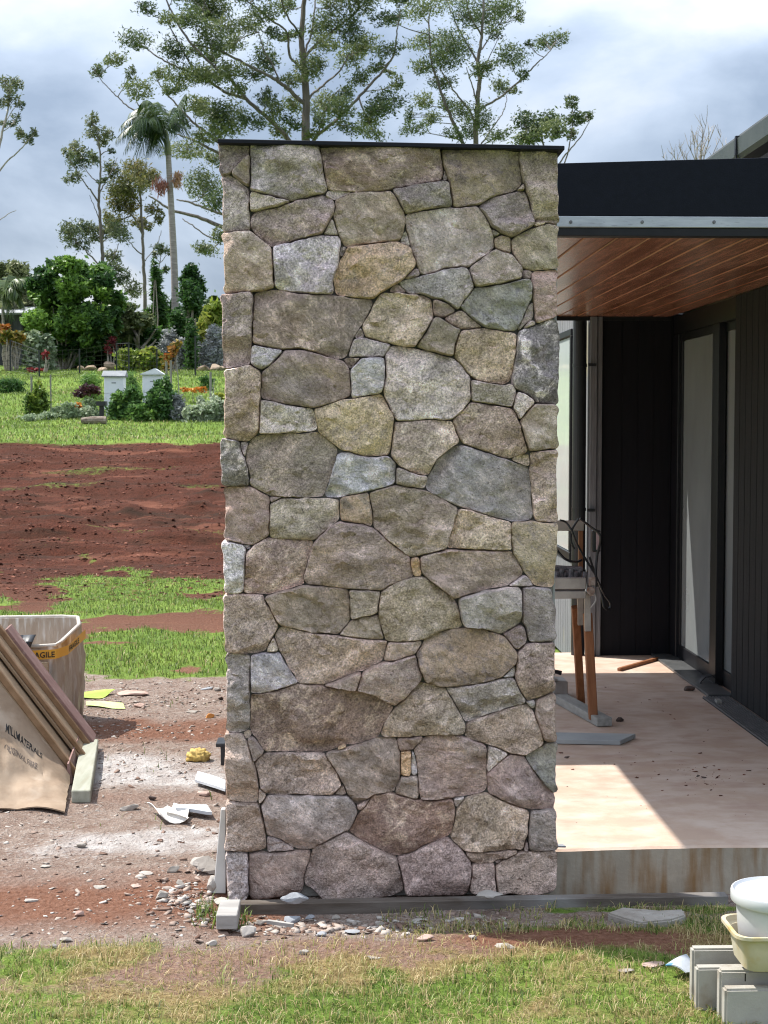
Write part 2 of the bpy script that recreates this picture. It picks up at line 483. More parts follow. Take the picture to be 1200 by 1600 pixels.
# ------------------------------------------------------------------ grass blades
def blades(name, n, x0, x1, y0, y1, hmin, hmax, wid, mat, seed, cover=None, lean=.6, thresh=.35, tuft=None, dryadd=0.):
    r = np.random.default_rng(seed)
    X = r.uniform(x0, x1, n); Y = r.uniform(y0, y1, n)
    # only where the sheet carries grass, and inside the wedge one could see
    keep = (X > (-40 - 525) / 2400 * Y - .3) & (X < (1240 - 525) / 2400 * Y + .3)
    X = X[keep]; Y = Y[keep]
    if tuft:
        j = r.normal(0, tuft, (2, len(X))); q = .09
        sel = r.random(len(X)) < .6
        X = np.where(sel, np.round(X / q + .3 * np.sin(Y * 37)) * q + j[0], X); Y = np.where(sel, np.round(Y / q + .3 * np.sin(X * 29)) * q + j[1], Y)
    g, red, du, dry = zones(X, Y)
    ok = r.random(len(X)) < np.clip((g - thresh) / (1 - thresh) + .06 * (g > .1), 0, 1)
    if cover is not None: ok &= cover(X, Y)
    X = X[ok]; Y = Y[ok]; dry = np.clip(dry[ok] + dryadd, 0, 1); m = len(X)
    Z = gz(X, Y) - .004
    hv = .55 + .9 * fbm(X * 4, Y * 4, 91, 3)
    h = r.uniform(hmin, hmax, m) * hv; w = wid * r.uniform(.6, 1.3, m)
    a = r.uniform(0, 2 * np.pi, m); ln = r.uniform(.05, lean, m) * h
    dx, dy = np.cos(a), np.sin(a)
    sx, sy = -dy * w, dx * w
    P = np.stack([X, Y, Z], -1)
    side = np.stack([sx, sy, 0 * sx], -1)
    mid = P + np.stack([dx * ln * .35, dy * ln * .35, h * .6], -1)
    tip = P + np.stack([dx * ln, dy * ln, h * (1 - .25 * (ln / h) ** 2)], -1)
    V = np.stack([P - side, P + side, mid + side * .75, mid - side * .75, tip], 1).reshape(-1, 3)
    b = np.arange(m)[:, None] * 5
    F = np.concatenate([b + np.array([0, 1, 2]), b + np.array([0, 2, 3]), b + np.array([3, 2, 4])])
    tone = np.clip(r.random(m) * .45 + .55 * (dry > r.random(m)), 0, 1)
    # 0..0.45 green shades, >0.55 straw
    o = raw_mesh(name, V, F, mat, tone=np.tile(tone, 3))
    tag(o, kind='stuff'); return o
M_GRASS = leafm('grass_blades', [(.055, .095, .018, 1), (.145, .205, .04, 1), (.26, .315, .08, 1), (.36, .28, .13, 1), (.56, .45, .25, 1)], .35, .5)
nohouse = lambda X, Y: ~((X > -.45) & (Y > 5.36) & (Y < 11)) 
o = blades('grass', 80000, -1.7, 2.0, 3.7, 5.6, .012, .042, .0016, M_GRASS, 1, cover=nohouse, lean=1.5, thresh=.2, tuft=.02, dryadd=.32)
tag(o, 'patchy green and straw coloured grass in front of the stone pillar', 'grass')
o = blades('grass', 110000, -7.5, -.2, 9.6, 20.5, .018, .05, .0035, M_GRASS, 2, cover=nohouse, lean=1.0, thresh=.3, dryadd=.08)
tag(o, 'ragged band of green grass between the dirt and the red bank', 'grass')
o = blades('grass', 60000, -13, 0, 29, 50, .03, .09, .009, M_GRASS, 3, lean=1.2, thresh=.3)
tag(o, 'mown green lawn above the red bank', 'grass')
o = blades('grass', 8000, .15, 2.0, 5.02, 5.40, .014, .045, .0017, M_GRASS, 5, cover=lambda X, Y: (fbm(X * 6, Y * 6, 27, 3) > .5), lean=1.6, thresh=-.5, dryadd=.5)
tag(o, 'rank weeds growing in shade along the timber beam and slab edge', 'weeds')
o = blades('grass', 500, -.50, -.30, 5.18, 5.40, .03, .08, .002, M_GRASS, 6, cover=lambda X, Y: ~((X > -.45) & (Y > 5.41)), lean=1.2, thresh=-.5)
tag(o, 'small clump of weeds at the left foot of the pillar', 'weeds')
o = blades('grass', 5000, -2.6, 2.0, 5.3, 9.6, .02, .06, .002, M_GRASS, 4, cover=lambda X, Y: nohouse(X, Y) & (fbm(X * 2, Y * 2, 17, 3) > .62), lean=1.0, thresh=-.3)
tag(o, 'sparse grass tufts scattered over the dusty dirt', 'grass')

# ------------------------------------------------------------------ stone pillar
# outlines of the stones as measured on the photograph, in windows of 300 px enlarged four times
WIN = dict(A=(330, 200), B=(600, 200), C=(330, 450), D=(600, 450), E=(330, 700), F=(600, 700), G=(330, 950), H=(600, 950), I=(330, 1150), J=(600, 1150))
ST = '''
A d 38,72 225,100 234,130 225,165 150,245 100,285 62,275 50,200
A o 240,165 240,362 215,360 165,312 125,290 150,250
A g 72,295 120,292 165,325 215,362 236,372 240,632 80,645 70,500
A g 245,110 670,100 690,220 722,375 700,405 500,455 380,425 245,390
A q 684,95 1072,96 1424,120 1448,248 1456,280 1432,332 1328,340 1228,352 1140,368 1080,388 860,392 740,384 724,360 700,220
A l 245,400 380,425 495,458 440,480 240,520
A m 245,565 270,530 470,475 690,415 765,450 770,510 745,560 700,655 560,685 375,735 300,665 245,610
A l 715,420 730,390 770,385 880,395 770,445 715,430
A t 780,445 880,400 960,392 1120,395 1160,440 1200,520 1215,600 1200,650 1170,690 1080,705 950,720 845,745 815,700 790,640 770,560 775,510
A l 755,565 785,630 795,668 700,665
A t 75,655 240,648 330,720 368,740 385,850 390,990 310,1010 90,1030 78,850
A u 385,740 660,675 800,672 808,720 790,870 755,920 760,1030 640,1040 500,1020 395,985
A y 850,740 1180,712 1240,740 1275,840 1250,880 1190,950 1060,1005 1010,1050 900,1055 790,1025 770,960 800,840 830,780
A g 815,735 850,742 825,800 800,800
B l 138,550 150,535 400,495 440,500 580,490 640,560 680,640 690,740 640,790 525,865 370,865 340,895 230,910 205,840 170,720 145,620
B d 55,380 150,370 350,330 400,330 410,400 428,485 300,500 140,530 110,490
B w 360,115 850,115 845,200 860,340 840,380 660,430 590,480 440,495 420,400 400,300 380,230
B g 380,255 400,325 368,325
B d 595,490 680,440 870,390 890,400 940,570 930,610 800,675 740,660 660,610 640,560
B o 875,345 880,388 830,388
B o 850,130 880,115 1000,108 1060,115 1090,140 1090,580 1070,592 945,572 920,480 890,370 870,310 850,200
B t 945,582 1020,590 945,612
B t 800,690 930,630 1040,598 1085,615 1088,870 930,888 870,870 810,770 795,710
B t 690,685 740,668 795,685 795,780 760,775 695,730
B g 672,625 735,658 690,680
B g 540,870 640,795 700,760 790,785 865,880 862,945 740,975 575,990 545,930
B m 870,885 930,892 920,940 870,940
B p 935,895 1082,885 1085,1160 960,1215 945,1120 932,980
B s 95,965 230,930 400,885 480,868 520,875 550,930 560,990 500,1080 465,1135 380,1080 260,1035 150,1030
B g 130,940 215,870 230,915
B g 35,1020 85,975 145,1025
B l 135,640 165,735 105,712
D v 480,115 570,0 640,-10 740,-25 870,-60 915,-55 930,40 905,110 860,210 820,268 720,262 640,245 560,190
D g 915,100 938,85 930,190 850,250 840,262
C m 68,40 245,28 262,60 250,330 240,470 90,500 65,350
C q 268,40 370,20 700,48 1000,78 1010,95 985,160 930,240 885,310 840,430 790,442 700,410 560,370 440,380 330,362 260,340 262,150
D t -60,100 -10,45 60,25 240,45 290,75 312,170 260,270 195,368 50,348 -120,300 -135,240
C g 935,245 958,305 895,310
C l 895,320 960,315 1120,348 1125,360 1080,428 860,432
C o 830,445 850,435 935,435 870,500
C u 255,362 330,370 445,392 440,410 350,490 315,508 240,470
C m 455,395 570,390 700,430 820,455 865,520 872,660 740,715 640,750 480,725 315,690 318,520 370,490 430,425
C u 940,435 1080,432 1100,540 1090,620 1070,655 880,682 872,515
C t 90,512 235,482 308,520 300,720 298,880 235,960 90,940 78,750
D l 5,420 40,360 190,375 430,440 480,470 540,560 542,690 500,750 430,820 280,825 90,830 50,780 0,660 -15,620 5,540
D b 325,185 400,220 480,260 460,300 435,425 205,370 270,270
D b 380,185 470,140 540,185 620,245 480,255 420,230
D b 312,75 400,95 448,140 385,180 315,165
D t 500,260 640,255 790,275 828,290 825,420 790,570 740,605 600,580 535,540 440,430 440,370 465,300
D x 850,265 920,240 1050,205 1090,225 1105,300 1095,600 1085,728 960,715 900,660 808,620 815,480 830,400
D g 920,200 950,210 945,235 870,255
D g 545,580 600,585 760,610 800,600 830,640 800,748 550,700
D l 835,645 900,670 940,710 850,825 810,760
D o 945,725 1080,730 1085,1000 910,1020 880,920 850,830
D q 430,830 500,770 540,720 800,750 830,790 855,870 905,1020 850,1050 760,1065 640,1020 520,970 470,930
C l 310,695 470,730 632,755 658,850 650,885 560,905 300,915
C y 645,755 800,715 1060,660 1090,700 1140,800 1135,960 1110,1045 970,1055 800,990 690,910 660,850
D t 70,840 270,820 430,830 470,935 460,970 330,1060 275,1175 200,1165 120,1125 40,1050 50,980
C x 68,940 180,960 182,1020 220,1090 240,1180 235,1235 80,1237 65,1150 50,1060
C g 180,960 232,970 210,1060 185,1010
C b 265,935 340,915 660,905 760,980 785,1020 770,1090 705,1300 530,1310 360,1300 245,1230 215,1080 220,1000
E u 790,45 870,30 940,55 1110,52 1155,100 1150,225 990,270 850,310 710,300 740,190
F s 440,-5 540,5 700,50 900,120 920,240 920,430 890,455 800,455 690,430 540,380 400,335 270,260 260,230 330,90
F g 80,125 170,150 275,180 250,255 70,230 75,170
F t 800,70 850,45 905,40 912,115 810,75
F p 920,30 1080,12 1085,465 960,460 935,350 920,200
E p 85,250 245,242 300,275 360,310 355,545 250,608 200,600 85,575
E o 370,350 450,312 580,315 800,325 800,445 720,500 640,578 470,575 370,560
E m 365,300 450,305 370,345
E y 800,320 820,295 980,275 1010,400 1005,490 950,480 810,455
F b -95,280 0,248 80,235 240,262 380,325 460,385 440,460 390,630 170,685 100,640 0,560 -60,500 -75,400
E m 800,462 920,475 1010,498 1100,580 1250,690 1265,800 1110,860 1060,890 860,880 590,850 575,820 610,680 645,590 740,500
E q 355,565 640,580 625,620 575,820 580,850 330,912 205,910 215,660 270,610
E u 195,605 245,610 240,635 215,630
E u 75,580 200,610 218,640 215,720 195,900 95,912 72,750
F t 470,390 540,395 800,470 800,640 600,635 400,630 430,520
F y 810,470 850,462 1085,475 1088,640 1060,860 1050,875 945,865 870,760 810,660 795,490
F b 230,680 395,635 600,642 800,650 870,760 870,790 780,860 640,890 440,940 380,905 320,850 240,790 225,720
F z 165,690 220,682 238,800 188,805 160,740
F l 875,800 905,810 940,862 780,865 840,825
E b 85,920 320,915 360,990 415,1110 385,1180 330,1270 200,1290 95,1280 70,1080
E b 325,940 580,862 780,870 855,890 870,1080 800,1165 650,1150 430,1115 360,990
E o 862,890 1060,895 1045,1035 870,1075
E o 870,1085 1040,1045 1080,1195 960,1190 800,1170
F o -20,900 60,855 200,810 260,815 340,870 430,935 470,1050 490,1120 400,1140 280,1185 200,1210 10,1212 -20,1100 -40,1000
F l 475,940 640,890 840,870 862,900 860,1080 790,1130 740,1165 600,1125 500,1115 480,1010
F s 870,875 1040,880 1050,940 1075,990 1075,1180 1050,1212 910,1212 890,1130 865,1080
G p 400,170 440,125 480,122 560,155 760,180 1000,200 1105,208 1080,325 1050,350 900,410 700,482 550,478 480,370 430,270
G o 385,185 420,270 400,278 345,278
G u 245,305 340,285 425,280 460,350 548,472 400,515 330,540 245,540
G g 100,300 140,288 240,310 238,720 225,770 130,785 100,760 92,500
H b 25,215 240,212 200,290 80,330 0,335 5,280
H w 205,290 260,210 350,150 440,132 620,130 760,190 835,290 820,360 740,430 640,465 460,495 330,490 265,455 220,380
H m 745,165 865,112 885,130 892,210 840,268 800,230
H b 840,280 880,225 1060,215 1068,400 1065,520 900,580 860,530 822,440 835,330
H u 825,360 822,435 735,435
H o -170,520 -140,420 -70,365 0,338 90,330 195,292 215,370 240,430 215,475 120,570 70,618 -20,570 -80,540
G o 705,485 900,412 940,408 905,520 780,505
G k 245,550 400,525 550,480 700,490 900,525 1000,545 1140,620 1100,710 1050,800 900,855 680,905 340,905 245,760
H o -20,790 0,720 40,660 110,590 215,480 380,500 430,580 515,740 500,785 440,795 250,800 0,812
H g 390,505 480,495 620,480 740,445 810,440 860,540 885,590 700,655 515,715 450,600
H o 520,735 600,690 860,612 900,610 940,670 975,760 1000,840 900,915 860,922 780,900 660,850 515,810
H b 955,590 1060,540 1070,560 1070,830 1010,828 970,720 950,650
H g 890,592 945,580 948,630 925,630
H v 890,930 1070,840 1080,860 1075,1165 1010,1110 940,1010
H l 655,870 785,915 650,1030
H b 195,880 280,805 440,800 520,825 640,880 642,1130 600,1160 500,1185 300,1210 230,1205 220,1100
H o 90,820 245,812 180,890 100,900
H z 105,900 170,898 165,1055 108,1050
H u 178,900 200,950 212,1045 172,1050
G b 715,920 830,885 1050,825 1150,818 1180,900 1185,1050 1145,1150 1010,1170 910,1235 860,1180 830,1100 770,1000
H b 110,1055 215,1055 215,1190 200,1200 70,1170 90,1110
G o 225,820 255,810 330,900 265,965 240,880
G o 200,785 240,770 250,805 215,830
I o 90,0 195,-5 235,80 260,170 285,230 295,300 290,415 200,425 100,390 80,200
I b 275,170 340,110 560,110 700,115 740,170 780,250 815,310 760,370 600,375 340,370 300,310
I o 300,330 345,375 300,430 295,400
I o 770,370 825,310 845,370
I z 790,70 830,40 855,75 785,92
I g 345,382 620,378 850,380 880,410 915,470 870,580 780,620 620,710 510,700 430,650 345,625 310,450
I m 905,440 1000,398 960,450 925,472
J k -70,375 0,365 70,365 200,400 430,400 447,460 435,580 400,630 300,660 150,740 60,755 0,735 -100,680 -220,610 -120,450
J t 455,470 520,395 640,370 760,420 905,480 895,600 870,710 700,720 500,718 420,640 440,560
J m 650,235 780,120 870,130 920,210 1010,320 1062,385 1055,460 920,465 800,430 660,360
J l 435,400 510,385 455,455
J g 925,475 1070,465 1080,715 910,722 912,560
I o 95,440 140,420 300,430 330,540 340,700 220,715 90,722 92,560
I l 350,635 430,655 520,715 350,732
I s 95,730 225,742 232,820 228,980 210,1010 110,1015 95,900
I o 240,750 620,725 610,790 570,900 555,990 440,1015 270,1020 245,990 235,850
I m 640,705 780,640 850,610 1000,690 1155,765 1190,890 1195,960 1150,1000 1050,1025 700,1030 600,930 580,890 610,800
J m 85,765 200,720 400,648 490,720 545,800 530,960 490,1005 200,1010 150,990 120,900
J b 510,730 840,722 760,775 600,810 550,790
J o 555,805 690,800 700,970 620,982 535,970
J b 690,790 745,778 710,800
J b 700,820 760,780 870,730 1070,732 1085,780 1085,930 1060,975 960,1000 860,1003 710,970 700,870
J b 895,660 905,722 875,722
'''
# class -> (base colour as it looks in open shade, second tone for veins and patches)
SC = dict(g=((124, 119, 112), (150, 147, 142)), b=((128, 116, 103), (150, 138, 124)), t=((140, 127, 106), (166, 156, 138)),
          u=((136, 142, 146), (168, 172, 174)), m=((124, 113, 105), (146, 134, 126)), y=((150, 132, 102), (126, 118, 106)),
          p=((138, 120, 106), (158, 142, 128)), o=((133, 122, 106), (152, 144, 131)), d=((108, 102, 98), (128, 122, 118)),
          l=((140, 137, 132), (162, 160, 156)), q=((126, 111, 100), (164, 150, 136)), w=((136, 122, 100), (112, 104, 100)),
          s=((119, 119, 117), (138, 138, 138)), v=((128, 130, 122), (108, 114, 116)), x=((92, 92, 92), (158, 160, 160)),
          k=((112, 97, 82), (148, 134, 112)), z=((158, 132, 92), (132, 112, 84)))
PY = 5.5
SCALE = 2400 / PY
polys = []; kinds = []
for ln in ST.strip().split('\n'):
    q = ln.split()
    ox, oy = WIN[q[0]]
    P = np.array([[float(a) for a in c.split(',')] for c in q[2:]]) / 4 + np.array([ox, oy])
    A = 0.5 * np.sum(P[:, 0] * np.roll(P[:, 1], -1) - np.roll(P[:, 0], -1) * P[:, 1])
    if A < 0: P = P[::-1]
    polys.append(P); kinds.append(q[1])
def sdist(P, Q):
    """signed distance of points Q to polygon P (negative inside), and the direction outwards"""
    a = P; b = np.roll(P, -1, 0)
    ab = b - a
    t = np.clip(np.einsum('qkd,kd->qk', Q[:, None] - a[None], ab) / np.maximum((ab ** 2).sum(1), 1e-9), 0, 1)
    c = a[None] + t[..., None] * ab[None]
    d = np.linalg.norm(Q[:, None] - c, axis=2)
    x, y = Q[:, 0:1], Q[:, 1:2]
    cond = (a[None, :, 1] > y) != (b[None, :, 1] > y)
    with np.errstate(divide='ignore', invalid='ignore'):
        xi = a[None, :, 0] + (y - a[None, :, 1]) * (b[None, :, 0] - a[None, :, 0]) / (b[None, :, 1] - a[None, :, 1])
    ins = (np.sum(cond & (x < xi), 1) % 2) == 1
    dm = d.min(1)
    return np.where(ins, -dm, dm)
def resample(P, step):
    seg = np.roll(P, -1, 0) - P; L = np.linalg.norm(seg, axis=1)
    s = np.concatenate([[0], np.cumsum(L)]); n = max(10, int(s[-1] / step))
    u = np.linspace(0, s[-1], n, endpoint=False)
    k = np.clip(np.searchsorted(s, u, side='right') - 1, 0, len(P) - 1)
    return P[k] + seg[k] * ((u - s[k]) / np.maximum(L[k], 1e-9))[:, None]
boxes = [(p.min(0), p.max(0)) for p in polys]
JOINT = .75          # half joint at mid gap, px
outl = []
for i, P in enumerate(polys):
    Q = resample(P, 4.0)
    # chaikin-like rounding
    small = min(boxes[i][1] - boxes[i][0]) < 22
    for _ in range(1):
        Q = .25 * np.roll(Q, 1, 0) + .5 * Q + .25 * np.roll(Q, -1, 0)
    T = np.roll(Q, -1, 0) - np.roll(Q, 1, 0)
    nrm = np.stack([T[:, 1], -T[:, 0]], 1); nrm /= np.maximum(np.linalg.norm(nrm, axis=1, keepdims=True), 1e-9)
    dmin = np.full(len(Q), 40.0)
    for j, P2 in enumerate(polys):
        if j == i: continue
        if np.any(boxes[j][0] > boxes[i][1] + 14) or np.any(boxes[j][1] < boxes[i][0] - 14): continue
        dmin = np.minimum(dmin, sdist(P2, Q))
    move = np.where(dmin < 14, np.clip(dmin / 2 - JOINT * .62, -7, 4.5), 0)
    for _ in range(2): move = .25 * np.roll(move, 1) + .5 * move + .25 * np.roll(move, -1)
    Q = Q + nrm * move[:, None]
    w = (fbm(Q[:, 0] * .09 + i * 7, Q[:, 1] * .09, 13, 3) - .5) * (3.2 if not small else 1.2)
    Q = Q + nrm * w[:, None]
    outl.append(Q)

def stone_mat():
    m = bpy.data.materials.new('split_stone'); m.use_nodes = True
    t = m.node_tree; b = t.nodes['Principled BSDF']; L = t.links.new
    oi = N(t, 'ShaderNodeObjectInfo'); tc = N(t, 'ShaderNodeTexCoord')
    cx = N(t, 'ShaderNodeCombineXYZ')
    for i in range(3): L(oi.outputs['Random'], cx.inputs[i])
    sc = N(t, 'ShaderNodeVectorMath', operation='SCALE'); sc.inputs['Scale'].default_value = 53; L(cx.outputs[0], sc.inputs[0])
    ad = N(t, 'ShaderNodeVectorMath', operation='ADD'); L(tc.outputs['Object'], ad.inputs[0]); L(sc.outputs[0], ad.inputs[1])
    co = ad.outputs[0]
    def mr(f, a, b_, c=0., d=1.):
        r = N(t, 'ShaderNodeMapRange'); r.inputs[1].default_value = a; r.inputs[2].default_value = b_; r.inputs[3].default_value = c; r.inputs[4].default_value = d
        L(f, r.inputs[0]); return r.outputs[0]
    # every stone's grain runs its own way
    rot = N(t, 'ShaderNodeVectorRotate', rotation_type='Y_AXIS')
    ml = N(t, 'ShaderNodeMath', operation='MULTIPLY'); ml.inputs[1].default_value = 19.0; L(oi.outputs['Random'], ml.inputs[0])
    fr = N(t, 'ShaderNodeMath', operation='SINE'); L(ml.outputs[0], fr.inputs[0]); L(fr.outputs[0], rot.inputs['Angle']); L(co, rot.inputs['Vector'])
    sc2 = N(t, 'ShaderNodeVectorMath', operation='SCALE'); L(mr(fr.outputs[0], 1., -1., .65, 1.35), sc2.inputs['Scale']); L(rot.outputs[0], sc2.inputs[0]); co = sc2.outputs[0]
    mp = N(t, 'ShaderNodeMapping'); mp.inputs['Scale'].default_value = (1, 1, 1.45); L(co, mp.inputs[0]); st = mp.outputs[0]
    def noise(s, d=5, r=.6, v=co, dist=0.):
        n = N(t, 'ShaderNodeTexNoise'); n.inputs['Scale'].default_value = s; n.inputs['Detail'].default_value = d
        n.inputs['Roughness'].default_value = r; n.inputs['Distortion'].default_value = dist; L(v, n.inputs['Vector']); return n.outputs['Fac']
    def mix(f, a, b_, mode='MIX'):
        x = N(t, 'ShaderNodeMixRGB', blend_type=mode)
        if isinstance(f, float): x.inputs[0].default_value = f
        else: L(f, x.inputs[0])
        for i, c in ((1, a), (2, b_)):
            if isinstance(c, tuple): x.inputs[i].default_value = c
            else: L(c, x.inputs[i])
        return x.outputs[0]
    a1 = oi.outputs['Color']
    a2 = N(t, 'ShaderNodeAttribute', attribute_type='OBJECT', attribute_name='vein').outputs['Color']
    gcon = mr(fr.outputs[0], -1., 1., .35, 1.0)
    veins = mr(noise(15, 7, .70, st, .6), .50, .62, 0, 1.0)
    c = mix(veins, a1, a2)
    big = mr(noise(4.5, 4, .55), .35, .65)
    warm = mix(big, (1.06, .972, .925, 1), (.975, .97, .98, 1)); c = mix(.9, c, warm, 'MULTIPLY')
    blot = mr(noise(9, 6, .6, st, .3), .38, .62, .74, 1.14)
    bc = N(t, 'ShaderNodeCombineXYZ')
    for i in range(3): L(blot, bc.inputs[i])
    c = mix(1.0, c, bc.outputs[0], 'MULTIPLY')
    med = mr(noise(75, 6, .8, co, .2), .38, .62, .75, 1.26)
    mc = N(t, 'ShaderNodeCombineXYZ')
    for i in range(3): L(med, mc.inputs[i])
    c = mix(1.0, c, mc.outputs[0], 'MULTIPLY')
    fine = mr(noise(210, 2, .8), .36, .64, .62, 1.38)
    fc = N(t, 'ShaderNodeCombineXYZ')
    for i in range(3): L(fine, fc.inputs[i])
    c = mix(gcon, c, fc.outputs[0], 'MULTIPLY')
    dark = mr(noise(85, 3, .6), .60, .70, 0, .6); c = mix(dark, c, (.055, .047, .040, 1))
    iron = mr(noise(7, 5, .6, co, .5), .63, .72, 0, .35); c = mix(iron, c, (.20, .115, .055, 1))
    L(c, b.inputs['Base Color']); b.inputs['Roughness'].default_value = .9; b.inputs['Specular IOR Level'].default_value = .18
    h1 = noise(40, 6, .68, st, .3); h2 = noise(150, 3, .7)
    hm = N(t, 'ShaderNodeMath', operation='MULTIPLY_ADD'); L(h2, hm.inputs[0]); hm.inputs[1].default_value = .30; L(h1, hm.inputs[2])
    bp = N(t, 'ShaderNodeBump'); bp.inputs['Strength'].default_value = 1.0; bp.inputs['Distance'].default_value = .021
    L(hm.outputs[0], bp.inputs['Height']); L(bp.outputs[0], b.inputs['Normal'])
    return m
M_STONE = stone_mat()
ALB = 2.36
pillar = empty('stone_pillar', (.19, 5.6, 0), 'tall pillar clad in grey and brown split stones with a thin dark metal cap', 'pillar')
M_MORTAR = pm('mortar', (.15, .14, .125, 1), (.22, .205, .185, 1), 30, .95, .004, 90)
box('mortar_core', M_MORTAR, -.385, .785, 5.537, 5.70, -.02, 2.695, pillar)
M_SHEET = pm('fibre_sheet', (.26, .26, .25, 1), (.34, .33, .32, 1), 12, .85, .001, 120)
box('backing_sheet', M_SHEET, .7875, .797, 5.552, 5.72, -.02, 2.69, pillar, bev=.001)
box('backing_sheet', M_SHEET, -.38, .786, 5.703, 5.72, -.02, 2.69, pillar, bev=.001)
M_CAP = pm('cap_metal', (.005, .0055, .010, 1), (.008, .0085, .014, 1), 20, .55, 0, spec=.2)
a, b_ = onY(340, 217, 5.46), onY(882, 228, 5.46)
cp = MB()
th = .015
cp.hexa([(a.x, 5.455, a.z - th), (b_.x, 5.455, b_.z - th), (b_.x, 5.76, b_.z - th), (a.x, 5.76, a.z - th)],
        [(a.x, 5.455, a.z), (b_.x, 5.455, b_.z), (b_.x, 5.76, b_.z), (a.x, 5.76, a.z)])
cp.build('cap', M_CAP, pillar, bev=.002)

def stone(i):
    Q = outl[i]; r_ = random.Random(100 + i)
    sz = Q.max(0) - Q.min(0); mn = min(sz)
    # metres on the face of the pillar, x right, z up
    W = np.array([[p.x, p.z] for p in (onY(q[0], q[1], PY) for q in Q)])
    bw = min(.0048, mn / SCALE * .14)            # width of the rounded arris
    lift = r_.uniform(-.002, .024) if mn > 25 else r_.uniform(-.012, .0)
    c = W.mean(0)
    tilt = np.array([r_.uniform(-.05, .05), r_.uniform(-.06, .06)])
    if mn > 30:
        rad = mn / SCALE / 2
        planes = []
        for k in range(r_.randint(2, 4)):
            an = r_.uniform(0, 2 * math.pi); st_ = r_.uniform(.2, .75)
            planes.append((math.cos(an), math.sin(an), st_, r_.uniform(.35, .8) * rad))
        if r_.random() < .6:      # under-cut lower edge
            an = -math.pi / 2 + r_.uniform(-.35, .35); planes.append((math.cos(an), math.sin(an), r_.uniform(.5, 1.1), r_.uniform(.55, .8) * sz[1] / SCALE / 2))
        if r_.random() < .5:
            an = math.pi / 2 + r_.uniform(-.5, .5); planes.append((math.cos(an), math.sin(an), r_.uniform(.3, .7), r_.uniform(.6, .85) * sz[1] / SCALE / 2))
    else: planes = []
    step = .0125 if mn > 40 else .008
    lo, hi = W.min(0), W.max(0)
    gx, gz_ = np.meshgrid(np.arange(lo[0], hi[0], step), np.arange(lo[1], hi[1], step))
    G = np.stack([gx.ravel(), gz_.ravel()], 1) + rng.uniform(-.35, .35, (gx.size, 2)) * step
    d = -sdist(W, G)
    G = G[d > bw * 1.5]
    def ring(off):
        T = np.roll(W, -1, 0) - np.roll(W, 1, 0)
        n = np.stack([T[:, 1], -T[:, 0]], 1); n /= np.maximum(np.linalg.norm(n, axis=1, keepdims=True), 1e-9)
        ar = np.sum(W[:, 0] * np.roll(W[:, 1], -1) - np.roll(W[:, 0], -1) * W[:, 1])
        if ar < 0: n = -n
        return W - n * off
    R1 = ring(bw * .35); R1 = R1[-sdist(W, R1) > bw * .2]
    R2 = ring(bw * .95); R2 = R2[-sdist(W, R2) > bw * .7]
    pts = np.concatenate([W, R1, R2, G])
    nb = len(W)
    cons = [(k, (k + 1) % nb) for k in range(nb)]
    vo, eo, fo, ov, oe, of = geometry.delaunay_2d_cdt([Vector(p) for p in pts], cons, [], 1, 1e-6)
    P = np.array([[v.x, v.y] for v in vo])
    d = np.maximum(-sdist(W, P), 0)
    e = np.clip(d / bw, 0, 1)
    prof_ = np.sqrt(np.clip(1 - (1 - e) ** 2, 0, 1))
    h = lift + tilt[0] * (P[:, 0] - c[0]) + tilt[1] * (P[:, 1] - c[1])
    for (ax, az, s_, o_) in planes:
        h = np.minimum(h, lift + .008 - s_ * (ax * (P[:, 0] - c[0]) + az * (P[:, 1] - c[1]) - o_))
    h = np.maximum(h, lift - .030)
    s = i * 3.7
    h = h + (fbm(P[:, 0] * 11 + s, P[:, 1] * 14, 41, 4) - .5) * .028 + (fbm(P[:, 0] * 45 + s, P[:, 1] * 60, 42, 3) - .5) * .013
    led = fbm(P[:, 0] * 5.5 + s, P[:, 1] * 8 + .3 * s, 44, 3)
    amp = r_.choice((.0, .006, .010, .014))
    h = h + amp * (sstep(.44, .475, led) + sstep(.55, .58, led) - 1.0)
    rough = (np.abs(fbm(P[:, 0] * 7 + s, P[:, 1] * 9 + s, 43, 3) - .5))
    h = h - np.where(rough < .035, (.035 - rough) * .25, 0)
    y = PY + .013 * (1 - prof_) - h * (.35 + .65 * prof_)
    y = np.minimum(y, PY + .0315)
    edge_l = Q[:, 0].min() < 362; edge_r = Q[:, 0].max() > 862
    deep = .195 if edge_l else (.06 if not edge_r else .055)
    V = [(P[k, 0], y[k], P[k, 1]) for k in range(len(P))]
    F = [list(f) for f in fo]
    # ring of rim vertices back into the wall
    rim = {}
    for k in range(len(P)):
        if ov[k] and ov[k][0] < nb: rim[ov[k][0]] = k
    order = [rim[k] for k in range(nb) if k in rim]
    b0 = len(V)
    V += [(V[k][0], PY + deep, V[k][2]) for k in order]
    n = len(order)
    F += [[order[k], order[(k + 1) % n], b0 + (k + 1) % n, b0 + k] for k in range(n)]
    mb = MB(); mb.add(V, F)
    o = mb.build('stone', M_STONE, pillar, smooth=True)
    c1, c2 = SC[kinds[i]]
    j = [r_.uniform(.93, 1.07) for _ in range(3)]; g = r_.uniform(.92, 1.10)
    c1 = [min(255, v) for v in c1]
    def grey(c):
        m = sum(c) / 3; w = (m * 1.048, m * .980, m * .974)
        return [w[k] + (c[k] - m) * .54 + (0, 0, 0)[k] for k in range(3)]
    c1, c2 = grey(c1), grey(c2)
    o.color = tuple(s2l(c1[k]) * ALB * g * (1 + (j[k] - 1) * .5) for k in range(3)) + (1,)
    o['vein'] = [s2l(c2[k]) * ALB * g for k in range(3)]
    return o
for i in range(len(outl)): stone(i)

